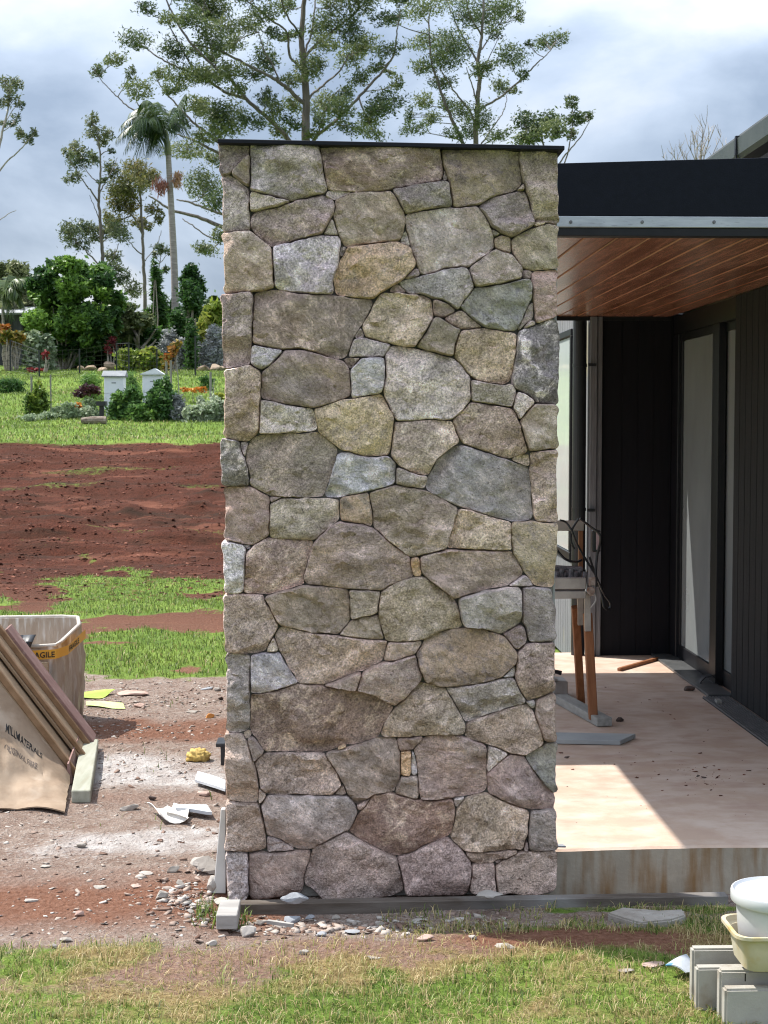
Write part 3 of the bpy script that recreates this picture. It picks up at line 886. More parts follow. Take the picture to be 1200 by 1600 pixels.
# ------------------------------------------------------------------ house with its covered patio
house = empty('house', (1.6, 8.3, 0), 'dark clad house with a covered patio, timber lined ceiling and glass sliding doors', 'house')
FZ = .10
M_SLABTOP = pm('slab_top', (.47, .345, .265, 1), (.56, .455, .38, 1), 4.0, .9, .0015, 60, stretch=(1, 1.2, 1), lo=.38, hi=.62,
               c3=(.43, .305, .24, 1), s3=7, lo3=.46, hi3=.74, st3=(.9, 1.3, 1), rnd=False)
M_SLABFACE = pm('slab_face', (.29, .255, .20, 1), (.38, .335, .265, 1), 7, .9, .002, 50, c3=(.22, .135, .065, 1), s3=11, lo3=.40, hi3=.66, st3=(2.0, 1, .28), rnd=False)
sl = MB()
xs = np.linspace(-.32, 3.4, 60); 
fy = 5.722 + .004 * np.sin(xs * 9) + .006 * (fbm(xs * 3, xs * 0, 5, 3) - .5)
fzt = FZ - .012 * np.exp(-((xs - .8) / .25) ** 2) + .004 * (fbm(xs * 5, xs * 0 + 3, 6, 3) - .5)
n = len(xs)
V = [(xs[k], fy[k], -.35) for k in range(n)] + [(xs[k], fy[k], fzt[k] - .008) for k in range(n)] + [(xs[k], fy[k] + .012, fzt[k]) for k in range(n)] + [(xs[k], 6.1, FZ) for k in range(n)] + [(xs[k], 10.75, FZ) for k in range(n)] + [(xs[k], 10.75, -.35) for k in range(n)]
for lv in range(5):
    sl.m = 1 if lv < 1 else 0
    sl.add([], [])
sl.v = V
for lv in range(5):
    for k in range(n - 1):
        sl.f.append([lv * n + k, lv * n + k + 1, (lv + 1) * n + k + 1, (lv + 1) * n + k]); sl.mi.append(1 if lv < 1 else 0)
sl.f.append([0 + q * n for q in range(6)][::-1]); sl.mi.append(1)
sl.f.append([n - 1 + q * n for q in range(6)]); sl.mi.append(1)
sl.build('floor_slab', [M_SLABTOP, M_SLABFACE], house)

# roof over the patio
M_FASCIA = pm('navy_fascia', (.0035, .0048, .0095, 1), (.005, .0065, .0125, 1), 40, .55, .0006, 160, spec=.15, c3=(.010, .012, .019, 1), s3=120, lo3=.68, hi3=.8)
M_ROOF = pm('roof_sheet', (.03, .032, .036, 1), (.05, .052, .056, 1), 5, .5)
f0, f1 = onY(875, 255, 6.1), onY(1200, 246, 6.1)
def ztop(x): return f0.z + (f1.z - f0.z) * (x - f0.x) / (f1.x - f0.x)
xl, xr = -.075, 3.3
MB().hexa([(xl, 6.1, 2.526), (xr, 6.1, 2.526), (xr, 6.14, 2.526), (xl, 6.14, 2.526)],
          [(xl, 6.1, ztop(xl)), (xr, 6.1, ztop(xr)), (xr, 6.14, ztop(xr)), (xl, 6.14, ztop(xl))]).build('fascia', M_FASCIA, house, bev=.002)
M_TRIM = pm('bare_metal_trim', (.36, .38, .41, 1), (.46, .48, .50, 1), 9, .42, 0, stretch=(1, 1, 6), metal=.55, c3=(.28, .29, .31, 1), s3=25, lo3=.6, hi3=.75, st3=(1, 1, 5))
tr = box('trim_strip', M_TRIM, xl, xr, 6.097, 6.135, 2.480, 2.5245, house, bev=.003)
M_BOLT = pm('bolt_metal', (.12, .12, .125, 1), (.2, .2, .2, 1), 50, .4, metal=.7)
for px in (891.7, 1003.4, 1115.6):
    p = onY(px, 347, 6.097)
    bo = MB(); bo.tube([(p.x, 6.098, p.z), (p.x, 6.0935, p.z)], .0068, 10)
    bo.tube([(p.x, 6.0936, p.z), (p.x, 6.0905, p.z)], .0035, 6)
    bo.build('bolt', M_BOLT, tr)
M_BLACK = pm('black_lip', (.006, .006, .008, 1), (.010, .010, .012, 1), 20, .5)
box('ceiling_lip', M_BLACK, xl + .002, xr, 6.102, 6.165, 2.447, 2.4785, house, bev=.002)
box('side_fascia', M_FASCIA, xl - .02, xl - .001, 6.1, 8.02, 2.447, 2.74, house)
RX = .5
box('roof_slab', M_ROOF, xl, xr, 6.145, 8.0, 2.475, 2.735, house)
box('roof_slab', M_ROOF, -.55, xr, 8.003, 10.62, 2.475, 2.733, house)  # unseen left extension added to shade the rear of the patio floor
M_CEIL = pm('ceiling_timber', (.26, .115, .075, 1), (.34, .16, .11, 1), 5, .25, .0004, 70, stretch=(9, .8, 9), spec=.42, c3=(.17, .06, .035, 1), s3=2.2, lo3=.5, hi3=.7, st3=(5, .5, 5))
M_GROOVE = pm('ceiling_groove', (.15, .052, .026, 1), (.19, .068, .034, 1), 10, .6)
g0 = 1.003; gw = .1312
box('ceiling_backing', M_GROOVE, xl + .005, 2.318, 6.166, 10.59, 2.466, 2.474, house)
for k in range(-9, 11):
    x0 = g0 + gw * k + .0035; x1 = g0 + gw * (k + 1) - .0035
    x0 = max(x0, xl + .006); x1 = min(x1, 2.318)
    if x1 - x0 < .03: continue
    box('ceiling_board', M_CEIL, x0, x1, 6.166, 10.59, 2.454, 2.4655, house, bev=.004)

# right hand wall: charcoal vertical boards, then sliding doors in a black frame
WX = 2.32
M_CLAD = pm('charcoal_cladding', (.0078, .0082, .0098, 1), (.0165, .017, .0195, 1), 7, .8, .0012, 90, stretch=(6, 6, .5), lo=.35, hi=.65)
for k in range(0, 25):
    y1 = 8.9 - k * .125; y0 = y1 - .119
    box('wall_board', M_CLAD, WX, WX + .022, y0, y1, FZ + .004, 2.452, house, bev=.004)
box('wall_lining', M_BLACK, WX + .023, WX + .10, 5.75, 8.895, FZ + .004, 2.452, house)
M_FRAME = pm('black_frame', (.005, .0056, .008, 1), (.0085, .009, .012, 1), 15, .42, spec=.4)
door = None
box('door_head', M_FRAME, WX + .012, WX + .09, 8.905, 10.59, 2.325, 2.452, house, bev=.003)
box('door_jamb', M_FRAME, WX + .004, WX + .09, 10.40, 10.59, FZ + .004, 2.3235, house, bev=.003)
def glassm(name, c1, c2, rough=.06, sp=.7):
    m = pm(name, c1, c2, 1.1, rough, 0, stretch=(1, 1, .5), spec=sp, c3=tuple(min(1, v * 1.25) for v in c1[:3]) + (1,), s3=2.5, lo3=.55, hi3=.8)
    m.node_tree.nodes['Principled BSDF'].inputs['Coat Weight'].default_value = .6
    return m
M_DGLASS = glassm('pale_reflection_glass', (.23, .25, .26, 1), (.33, .36, .365, 1), .10)  # pale base colour stands in for the outdoor reflection and the curtain inside
def sash(y0, y1, dx):
    box('door_frame', M_FRAME, WX + .02 + dx, WX + .055 + dx, y0, y1, FZ + .006, .205, house, bev=.002)
    box('door_frame', M_FRAME, WX + .02 + dx, WX + .055 + dx, y0, y1, 2.275, 2.3245, house, bev=.002)
    box('door_frame', M_FRAME, WX + .02 + dx, WX + .055 + dx, y0, y0 + .05, .207, 2.273, house, bev=.002)
    box('door_frame', M_FRAME, WX + .02 + dx, WX + .055 + dx, y1 - .05, y1, .207, 2.273, house, bev=.002)
    box('door_glass', M_DGLASS, WX + .033 + dx, WX + .041 + dx, y0 + .051, y1 - .051, .207, 2.273, house)
sash(9.46, 10.398, 0.0)
sash(8.905, 9.44, .03)
box('door_post', M_FRAME, WX + .006, WX + .052, 9.30, 9.457, FZ + .006, 2.3235, house, bev=.002)
M_INT = pm('room_lining', (.20, .21, .20, 1), (.24, .25, .24, 1), 2, .9)
box('sill_tray', pm('sill_metal', (.09, .095, .10, 1), (.14, .145, .15, 1), 8, .4, metal=.4), 2.19, WX + .019, 8.91, 10.56, FZ + .002, FZ + .018, house, bev=.002)
# drain in front of the wall
M_DRAIN = pm('drain_metal', (.12, .125, .13, 1), (.19, .19, .195, 1), 20, .5, metal=.3)
dg = MB()
for k in range(9):
    x = 2.155 + k * .018
    dg.box(x, x + .008, 5.74, 8.9, FZ + .003, FZ + .012)
for y in np.arange(5.8, 8.9, .12): dg.box(2.152, 2.312, y, y + .010, FZ + .0025, FZ + .008)
dg.build('drain_grate', M_DRAIN, house)
box('drain_bed', M_BLACK, 2.15, 2.316, 5.735, 8.905, FZ + .0006, FZ + .002, house)

# back wall of the patio: near black boards
M_BWALL = pm('black_boards', (.0028, .0032, .006, 1), (.0048, .0054, .009, 1), 9, .8, .0006, 80, stretch=(5, 5, .4))
xs_ = [1.842, 1.98, 2.09, 2.20, 2.3195]
for k in range(4):
    box('wall_board', M_BWALL, xs_[k] + .0008, xs_[k + 1] - .0008, 10.6, 10.62, FZ - .004, 2.452, house, bev=.0015)
box('wall_lining', M_BLACK, 1.842, 2.6, 10.622, 10.70, -.2, 2.474, house)
box('ceiling_shadow_strip', M_BLACK, -.54, 2.316, 10.591, 10.599, 2.425, 2.474, house)  # black strip standing in for the shadow line, also closing the light gap
M_SPECK = pm('plaster_fleck', (.5, .5, .5, 1), (.6, .6, .6, 1), 5, .8)
# corner of the wing behind
M_WEATH = pm('weathered_cladding', (.13, .135, .15, 1), (.20, .205, .225, 1), 9, .8, .0015, 90, stretch=(8, 8, .6))
box('corner_board', M_WEATH, 1.752, 1.80, 10.56, 10.66, -.1, 2.452, house, bev=.004)
box('corner_board', M_WEATH, 1.803, 1.838, 10.575, 10.66, -.1, 2.452, house, bev=.003)
# side wall of the wing, running away, with a window
M_SIDE = pm('grey_ribbed_cladding', (.15, .155, .165, 1), (.22, .225, .235, 1), 9, .75, .0015, 90, stretch=(7, 7, .5), c3=(.30, .27, .16, 1), s3=2, lo3=.6, hi3=.8)
for k in range(30):
    y0 = 10.67 + k * .122
    if y0 < 11.36 - .06 or y0 > 13.0:
        box('wall_board', M_SIDE, 1.752, 1.774, y0, y0 + .116, -.06, 2.95, house, bev=.004)
    else:
        box('wall_board', M_SIDE, 1.752, 1.774, y0, y0 + .116, -.06, .70, house, bev=.004)
        box('wall_board', M_SIDE, 1.752, 1.774, y0, y0 + .116, 2.42, 2.95, house, bev=.004)
box('wall_lining', M_BLACK, 1.776, 1.9, 10.70, 14.4, -.2, 2.95, house)
win = MB()
win.box(1.735, 1.80, 11.36, 13.02, .70, .76).box(1.735, 1.80, 11.36, 13.02, 2.37, 2.42).box(1.735, 1.80, 11.36, 11.41, .762, 2.368).box(1.735, 1.80, 12.97, 13.02, .762, 2.368)
wf = win.build('window', M_FRAME, house, bev=.003)
box('pane', glassm('sky_reflection_glass', (.62, .70, .68, 1), (.70, .76, .74, 1), .15, .5), 1.752, 1.76, 11.412, 12.968, .764, 2.366, wf)  # whitish pane colour stands in for sky reflected at a grazing angle
box('sticker', pm('yellow_sticker', (.75, .68, .25, 1), (.8, .72, .3, 1), 5, .6), 1.7495, 1.7515, 11.43, 11.50, 1.02, 1.25, wf)
# downpipe
M_PIPE = pm('black_pipe', (.008, .008, .011, 1), (.013, .013, .017, 1), 12, .35, spec=.5)
dp = MB(); dp.tube([(1.690, 10.64, -.05), (1.690, 10.64, 2.45)], .047, 20)
dp.tube([(1.690, 10.64, .62), (1.690, 10.64, .70)], .052, 20)
pipe = dp.build('downpipe', M_PIPE, house, smooth=False)
for z in (2.12, 1.12):
    br = MB(); br.tube([(1.690, 10.64, z - .012), (1.690, 10.64, z + .012)], .0505, 20); br.box(1.735, 1.79, 10.545, 10.558, z - .01, z + .01)
    br.build('pipe_bracket', M_PIPE, pipe)

# upper roof of the house, seen over the fascia
M_GUTTER = pm('green_grey_gutter', (.035, .045, .038, 1), (.055, .065, .055, 1), 6, .4, spec=.5)
M_SOFFIT = pm('grey_soffit', (.30, .31, .33, 1), (.36, .37, .38, 1), 4, .8)
M_UROOF = pm('upper_roof_sheet', (.10, .11, .115, 1), (.14, .15, .155, 1), 4, .45)
gu = MB()
gp = [(2.48, 3.33), (2.465, 3.36), (2.46, 3.46), (2.47, 3.465), (2.478, 3.37), (2.49, 3.345), (2.58, 3.345), (2.58, 3.33)]
gu.prism([(x, 5.0, z) for x, z in gp][::-1], (0, 7.2, 0))
gut = gu.build('gutter', M_GUTTER, house)
for y in (9.45, 7.4):
    b = MB(); b.prism([(x, y, z) for x, z in ((2.456, 3.335), (2.45, 3.36), (2.452, 3.475), (2.60, 3.475), (2.60, 3.467), (2.46, 3.467), (2.459, 3.36), (2.466, 3.335))], (0, .03, 0)); b.build('gutter_strap', M_FRAME, gut)
box('soffit', M_SOFFIT, 2.583, 2.95, 5.0, 12.2, 3.335, 3.35, house)
box('upper_wall', M_CLAD, 2.95, 3.3, 6.2, 12.2, 2.74, 3.35, house)
MB().hexa([(2.50, 4.95, 3.465), (4.5, 4.95, 4.0), (4.5, 12.25, 4.0), (2.50, 12.25, 3.465)], [(2.50, 4.95, 3.50), (4.5, 4.95, 4.04), (4.5, 12.25, 4.04), (2.50, 12.25, 3.50)]).build('upper_roof', M_UROOF, house)

# formwork timber along the foot of pillar and slab
M_FORM = pm('damp_formwork_timber', (.075, .058, .045, 1), (.13, .11, .095, 1), 5, .75, .001, 80, stretch=(.8, 6, 6), c3=(.20, .19, .18, 1), s3=1.3, lo3=.5, hi3=.6)
p0, p1 = onY(366, 1411, 5.40), onY(1136, 1397, 5.45)
fm = MB(); fm.bar((p0.x, 5.405, p0.z - .024), (p1.x, 5.455, p1.z - .026), .05, .052)
o = fm.build('timber_beam', M_FORM, bev=.003, base=True)
tag(o, 'long damp timber board lying along the foot of the stone pillar and the slab', 'timber beam')

# ------------------------------------------------------------------ rocks
M_ROCK = pm('loose_stone', (.24, .21, .18, 1), (.36, .335, .30, 1), 9, .9, .004, 60, c3=(.22, .17, .14, 1), s3=20, lo3=.58, hi3=.72)
M_ROCKW = pm('white_stone', (.28, .25, .22, 1), (.38, .35, .32, 1), 9, .9, .003, 60)
M_ROCKP = pm('pinkish_stone', (.38, .25, .20, 1), (.48, .36, .31, 1), 9, .9, .003, 60)
M_ROCKD = pm('dark_stone', (.07, .05, .045, 1), (.13, .10, .085, 1), 15, .9, .004, 60)
M_ROCKB = pm('blue_grey_stone', (.22, .23, .25, 1), (.32, .33, .35, 1), 15, .9, .004, 60)
def rock(px, py, w, h, mat, label, seed, Z=None, name='rock', cat='stone', group='loose stones about the site', d=None, rz=None, flat=False):
    """faceted stone whose foot is seen at photo point (px, py); w, h its size on the photo"""
    r_ = random.Random(seed)
    g = onZ(px, py, .0 if Z is None else Z)
    if Z is None:
        for _ in range(4): g = onZ(px, py, gz1(g.x, g.y))
    k = g.y / 2400
    W = w * k; down = (EYE - g.z) / g.y
    H = max(.008, h * k * (.45 if flat else .75)); D = d or max(W * .55, (h * k - H * .9) / down if flat else W * .6)
    bm = bmesh.new(); bmesh.ops.create_icosphere(bm, subdivisions=3, radius=1)
    pl = []
    for q in range(9):
        v = Vector((r_.gauss(0, 1), r_.gauss(0, 1), r_.gauss(0, 1))).normalized(); pl.append((v, r_.uniform(.35, .75)))
    for v in bm.verts:
        n = v.co.normalized(); rr = 1.0
        for a, o in pl:
            c = n.dot(a)
            if c > 0: rr = min(rr, o / c)
        v.co = n * rr
    zs = [v.co.z for v in bm.verts]; xs_ = [v.co.x for v in bm.verts]; ys_ = [v.co.y for v in bm.verts]
    a = r_.uniform(-.4, .4) if rz is None else rz
    for v in bm.verts:
        x = (v.co.x - min(xs_)) / (max(xs_) - min(xs_)) - .5; y = (v.co.y - min(ys_)) / (max(ys_) - min(ys_)) - .5
        z = (v.co.z - min(zs)) / (max(zs) - min(zs))
        v.co = Vector((x * W, y * D, z * H - H * .12))
    bmesh.ops.rotate(bm, verts=bm.verts, cent=(0, 0, 0), matrix=Matrix.Rotation(a, 3, 'Z'))
    me = bpy.data.meshes.new(name); bm.to_mesh(me); bm.free(); me.materials.append(mat)
    o = bpy.data.objects.new(name, me); COL.objects.link(o); o.location = g + Vector((0, D * .35, 0))
    return tag(o, label, cat, group)
RK = [
 (206, 1087, 50, 12, M_ROCKP, 'flat pink stone slab beside the lime green paper', 1, 1),
 (218, 1106, 20, 9, M_ROCKP, 'dusty pink lump just in front of the flat pink stone slab', 2, 0),
 (300, 1114, 18, 6, M_ROCK, 'thin grey stone flake on the rubble beside the orange litter', 3, 1),
 (322, 1078, 20, 6, M_ROCKB, 'grey stone flake at the edge of the grass near the pillar', 4, 1),
 (340, 1080, 12, 8, M_ROCKW, 'small pale stone at the grass edge touching the pillar', 5, 0),
 (344, 1094, 10, 8, M_ROCKD, 'small dark red stone on the rubble beside the pillar edge', 6, 0),
 (151, 1087, 12, 9, M_ROCKP, 'small stone resting on the lime green paper', 7, 0),
 (238, 1251, 13, 11, M_ROCKD, 'small dark brown stone above the white paper scraps', 8, 0),
 (202, 1267, 30, 16, M_ROCKW, 'rough lumpy whitish stone left of the white paper scraps', 9, 0),
 (318, 1244, 22, 11, M_ROCKP, 'pinkish stone below the white panel strip', 10, 0),
 (270, 1364, 21, 16, M_ROCK, 'angular grey stone left of the white slab leaning on the pillar foot', 11, 0),
 (283, 1385, 15, 15, M_ROCKW, 'pale upright stone chip in the rubble left of the pillar foot', 12, 0),
 (253, 1406, 22, 21, M_ROCK, 'large blocky pale stone in the middle of the red dirt', 13, 0),
 (228, 1367, 24, 8, M_ROCKW, 'flat whitish stone up the slope from the blocky pale stone', 14, 1),
 (210, 1388, 18, 9, M_ROCKP, 'pinkish flat stone left of the flat whitish stone', 15, 1),
 (155, 1389, 22, 8, M_ROCK, 'low grey stone left of centre on the dusty track', 16, 1),
 (123, 1432, 15, 13, M_ROCKP, 'reddish stone sitting in the orange brown dirt', 17, 0),
 (48, 1410, 22, 8, M_ROCKW, 'flat white stone at the left edge of the dusty track', 18, 1),
 (102, 1473, 20, 11, M_ROCKW, 'white stone at the top edge of the left grass', 19, 0),
 (84, 1482, 14, 11, M_ROCKW, 'smaller white stone next to the white stone at the grass edge', 20, 0),
 (70, 1356, 16, 7, M_ROCK, 'small grey stone below the cardboard sheet', 21, 1),
 (127, 1325, 16, 11, M_ROCK, 'pale round stone right of the cardboard sheet', 22, 0),
 (298, 1428, 13, 10, M_ROCKW, 'small white pebble left of the wooden block', 23, 0),
 (388, 1464, 26, 24, M_ROCKW, 'white angular stone flake right of the wooden block', 24, 0),
 (330, 1478, 20, 14, M_ROCKW, 'round white stone below the wooden block', 25, 0),
 (408, 1446, 20, 12, M_ROCK, 'grey stone between the wooden block and the timber beam', 26, 0),
 (456, 1442, 26, 13, M_ROCKB, 'blue grey stone tucked under the left end of the timber beam', 27, 0),
 (484, 1437, 16, 11, M_ROCKB, 'dark blue grey stone right of the tucked blue grey stone', 28, 0),
 (525, 1437, 14, 11, M_ROCK, 'grey pebble against the timber beam below the large corner stone', 29, 0),
 (550, 1460, 25, 11, M_ROCKB, 'flat blue grey flake in the debris below the beam', 30, 1),
 (594, 1448, 15, 13, M_ROCKW, 'white pointed chip among the green weeds under the beam', 31, 0),
 (502, 1463, 18, 9, M_ROCKB, 'grey chip at the upper edge of the dry grass', 32, 0),
 (656, 1443, 26, 12, M_ROCKW, 'pale stone splinters right of the green weeds', 33, 1),
 (664, 1471, 30, 14, M_ROCKP, 'yellowish round stone half sunk in the dry grass', 34, 0),
 (585, 1499, 26, 8, M_ROCKW, 'long pale flake lying on the straw coloured grass', 35, 1),
 (475, 1492, 16, 11, M_ROCKW, 'white chip on the straw coloured grass left of the long pale flake', 36, 0),
 (738, 1468, 14, 10, M_ROCKW, 'pale stone in the dry weeds under the pillar right corner', 37, 0),
 (790, 1481, 34, 10, M_ROCK, 'flat grey stone in shade above the red bare patch', 38, 1),
 (1022, 1512, 44, 14, M_ROCKP, 'flat reddish stone beside the torn packet', 40, 1),
 (980, 1520, 26, 10, M_ROCK, 'low grey stone left of the flat reddish stone', 41, 1),
]
for (px, py, w, h, m, lb, sd, fl) in RK:
    rock(px, py, w, h, m, lb, sd, flat=bool(fl))
fp = [onZ(x, y, -.03) for x, y in ((948, 1440), (972, 1431), (1030, 1436), (1068, 1434), (1071, 1444), (1050, 1451), (1000, 1456), (975, 1449))]
for q in fp: q.z = gz1(q.x, q.y) - .004
zc = max(q.z for q in fp)
fs = MB()
fs.prism([(q.x, q.y, zc - .03) for q in fp], (0, 0, .052)); o = fs.build('flagstone', M_ROCK, bev=.006, seg=2, base=True)
tag(o, 'large flat grey stone slab lying under the concrete slab edge', 'stone', 'loose stones about the site')
rock(766, 1406, 43, 15, M_ROCKW, 'oval white stone balanced on the timber beam', 61, Z=.022, d=.07, rz=0)
rock(460, 1412, 46, 24, M_ROCKB, 'blue grey stone flake standing on the left end of the timber beam', 62, Z=.018, d=.035, rz=0)
rock(350, 1417, 34, 16, M_ROCK, 'thin grey stone lying on the wooden block', 63, d=.09)
rock(322, 1366, 52, 36, M_ROCKW, 'curved white stone slab leaning at the pillar foot', 64, d=.08, rz=.2)
rock(332, 1396, 20, 40, M_ROCKW, 'upright white stone chip against the pillar foot', 65, d=.05)

# fine rubble nobody could count
def rubble(n, seed, f, smin, smax, mat, label):
    r = np.random.default_rng(seed)
    X, Y = f(r, n)
    Z = gz(X, Y)
    s = smin + (smax - smin) * r.random(len(X)) ** 3
    base = np.array([[x, y, z] for x in (-1, 1) for y in (-1, 1) for z in (-1, 1)], float)
    V = base[None] * (1 + r.uniform(-.75, .25, (len(X), 8, 3)))
    asp = np.stack([r.uniform(.6, 1.5, len(X)), r.uniform(.5, 1.2, len(X)), r.uniform(.12, .5, len(X))], 1)
    V = V * (s[:, None] * asp)[:, None]
    a = r.uniform(0, 6.28, len(X)); ca, sa = np.cos(a)[:, None], np.sin(a)[:, None]
    tx = r.uniform(-.4, .4, len(X))[:, None]
    x, y, z = V[..., 0], V[..., 1], V[..., 2] + tx * V[..., 0]
    V = np.stack([x * ca - y * sa + X[:, None], x * sa + y * ca + Y[:, None], z + Z[:, None] + (s * .12)[:, None]], -1).reshape(-1, 3)
    q = np.array([(0, 1, 3, 2), (4, 6, 7, 5), (0, 4, 5, 1), (2, 3, 7, 6), (0, 2, 6, 4), (1, 5, 7, 3)])
    F = (np.arange(len(X))[:, None, None] * 8 + q[None]).reshape(-1, 4)
    o = raw_mesh('rubble', V, F, mat, tone=np.repeat(r.random(len(X)), 6))
    tag(o, label, 'rubble', kind='stuff')
M_RUB = leafm('rubble_chips', [(.12, .065, .045, 1), (.25, .175, .14, 1), (.33, .27, .23, 1), (.36, .315, .28, 1), (.47, .435, .40, 1)], 0.0, .95)
def f1(r, n):
    X = r.uniform(-2.4, -.1, n); Y = r.uniform(5.0, 10.2, n)
    k = r.random(n) < np.clip(.22 + 1.3 * (fbm(X * 2, Y * 2, 33, 3) - .42), .03, 1) + .5 * np.exp(-((Y - 9.5) / .45) ** 2) * (X < -.6)
    k &= ~((X > -.45) & (Y > 5.42))
    return X[k], Y[k]
rubble(15000, 5, f1, .002, .013, M_RUB, 'fine stone rubble scattered over the dusty ground left of the pillar')
def f2(r, n):
    X = np.concatenate([r.normal(-.48, .10, n // 2), r.uniform(-.4, .6, n // 2)]); Y = np.concatenate([r.normal(5.42, .14, n // 2), r.normal(5.24, .07, n // 2)])
    k = (Y < 5.36) | (X < -.45); k &= Y > 5.02
    return X[k], Y[k]
rubble(1100, 6, f2, .004, .019, M_RUB, 'stone chips heaped along the foot of the pillar')
def f3(r, n):
    X = r.uniform(-7, -.3, n); Y = r.uniform(15, 30, n); return X, Y
M_CLOD = leafm('clods', [(.06, .022, .013, 1), (.12, .045, .027, 1), (.20, .078, .047, 1)], 0, .95)
rubble(12000, 8, f3, .006, .028, M_CLOD, 'broken clods of red soil over the bank')
def f4(r, n):
    X = np.concatenate([r.uniform(.95, 2.1, n // 2), r.normal(1.62, .13, n // 2)]); Y = np.concatenate([r.uniform(5.9, 9.5, n // 2), r.normal(6.9, .16, n // 2)]); return X, Y
# crumbs of soil on the slab
r = np.random.default_rng(9); X, Y = f4(r, 150)
_gz = gz; gz = lambda x, y: np.full(len(x), FZ)
rubble(150, 9, f4, .002, .009, M_CLOD, 'crumbs of dark soil scattered on the patio slab')
gz = _gz

# ------------------------------------------------------------------ wrapped crate
def wallstrip(mb, path, z0, zt, thick, nz, amp, seed, du=.02):
    """soft wall along a plan path; zt gives the top at each path point"""
    P = []; T = []
    for i in range(len(path) - 1):
        a, b = Vector(path[i]), Vector(path[i + 1]); n = max(2, int((b - a).length / du))
        for k in range(n):
            P.append(a.lerp(b, k / n)); T.append(zt[i] + (zt[i + 1] - zt[i]) * k / n)
    P.append(Vector(path[-1])); T.append(zt[-1])
    n = len(P); outer = []; inner = []
    for i, p in enumerate(P):
        t = (P[min(i + 1, n - 1)] - P[max(0, i - 1)]).normalized(); nr = Vector((t.y, -t.x))
        ro, ri = [], []
        for j in range(nz + 1):
            z = z0 + (T[i] - z0) * j / nz
            w = (float(fbm(np.array([i * du * 14.]), np.array([z * 3.]), seed, 3)[0]) - .5) * amp
            w += (float(fbm(np.array([i * du * 30.]), np.array([z * 22.]), seed + 3, 2)[0]) - .5) * amp * .3
            w += .012 * math.sin(math.pi * j / nz)
            q = p + nr * w; q2 = p - nr * thick
            ro.append((q.x, q.y, z)); ri.append((q2.x, q2.y, z))
        outer.append(ro); inner.append(ri)
    b = len(mb.v); m = nz + 1
    for ro in outer: mb.v += ro
    for ri in inner: mb.v += ri
    o2 = b + n * m
    for i in range(n - 1):
        for j in range(nz):
            mb.f.append([b + i * m + j, b + (i + 1) * m + j, b + (i + 1) * m + j + 1, b + i * m + j + 1]); mb.mi.append(0)
            mb.f.append([o2 + i * m + j + 1, o2 + (i + 1) * m + j + 1, o2 + (i + 1) * m + j, o2 + i * m + j]); mb.mi.append(0)
        mb.f.append([b + i * m + nz, b + (i + 1) * m + nz, o2 + (i + 1) * m + nz, o2 + i * m + nz]); mb.mi.append(0)
        mb.f.append([o2 + i * m, o2 + (i + 1) * m, b + (i + 1) * m, b + i * m]); mb.mi.append(0)
    for i in (0, n - 1):
        for j in range(nz):
            mb.f.append([b + i * m + j, b + i * m + j + 1, o2 + i * m + j + 1, o2 + i * m + j]); mb.mi.append(0)
crate = empty('wrapped_crate', (-2.0, 8.8, 0), 'open crate in crumpled clear wrap with an orange tape round its rim', 'crate')
M_WRAP = pm('crumpled_wrap', (.27, .205, .155, 1), (.38, .32, .265, 1), 5, .38, .006, 26, stretch=(3, 3, .7), spec=.5, c3=(.56, .54, .52, 1), s3=9, lo3=.52, hi3=.70, st3=(3, 3, .5))
M_FOAM = pm('white_foam', (.46, .41, .36, 1), (.56, .52, .47, 1), 8, .7, .003, 40)
M_CARD = pm('brown_cardboard', (.25, .175, .11, 1), (.34, .25, .165, 1), 4, .85, .004, 18, c3=(.28, .18, .105, 1), s3=3, lo3=.55, hi3=.75)
rot_c = [(-2.75, 8.50), (-1.66, 8.50), (-1.56, 8.52), (-1.525, 8.58), (-1.47, 8.86), (-1.50, 9.0), (-1.6, 9.05), (-2.75, 9.06)]
tops = [.475, .475, .478, .49, .55, .575, .575, .56]
w = MB(); wallstrip(w, rot_c, .015, tops, .022, 14, .05, 5)
w.build('wrapped_wall', M_WRAP, crate, smooth=True)
rim = MB(); 
rim.tube([(x + (-.012 if i > 2 else 0), y + (.012 if i < 3 else 0), z + .004) for i, ((x, y), z) in enumerate(zip(rot_c, tops))], .011, 8)
rim.build('foam_rim', M_FOAM, crate, smooth=True)
fl = MB(); fl.box(-2.7, -1.56, 8.56, 9.0, .28, .30); fl.build('crate_floor', M_FOAM, crate)
M_TAPE = pm('orange_tape', (.62, .30, .03, 1), (.70, .37, .05, 1), 6, .35, spec=.5)
M_INK = pm('black_print', (.02, .018, .016, 1), (.03, .026, .024, 1), 20, .6)
tp = MB()
def tape_pt(u, z):
    """u metres leftwards/backwards round the rim from the near corner"""
    pth = [(-2.0, 8.468), (-1.66, 8.468), (-1.545, 8.488), (-1.495, 8.56), (-1.437, 8.85)]
    tz = [.475, .475, .478, .49, .548]
    L = [0]
    for i in range(4): L.append(L[-1] + math.dist(pth[i], pth[i + 1]))
    for i in range(4):
        if u <= L[i + 1] or i == 3:
            k = (u - L[i]) / (L[i + 1] - L[i]); k = min(max(k, 0), 1)
            return Vector((pth[i][0] + (pth[i + 1][0] - pth[i][0]) * k, pth[i][1] + (pth[i + 1][1] - pth[i][1]) * k, tz[i] + (tz[i + 1] - tz[i]) * k - .012 + z))
us = np.linspace(.1, .82, 40)
V = []
for u in us:
    V += [tuple(tape_pt(u, -.052)), tuple(tape_pt(u, 0))]
tp.add(V, [(2 * i, 2 * i + 2, 2 * i + 3, 2 * i + 1) for i in range(len(us) - 1)])
tape = tp.build('fragile_tape', M_TAPE, crate, fix=False)
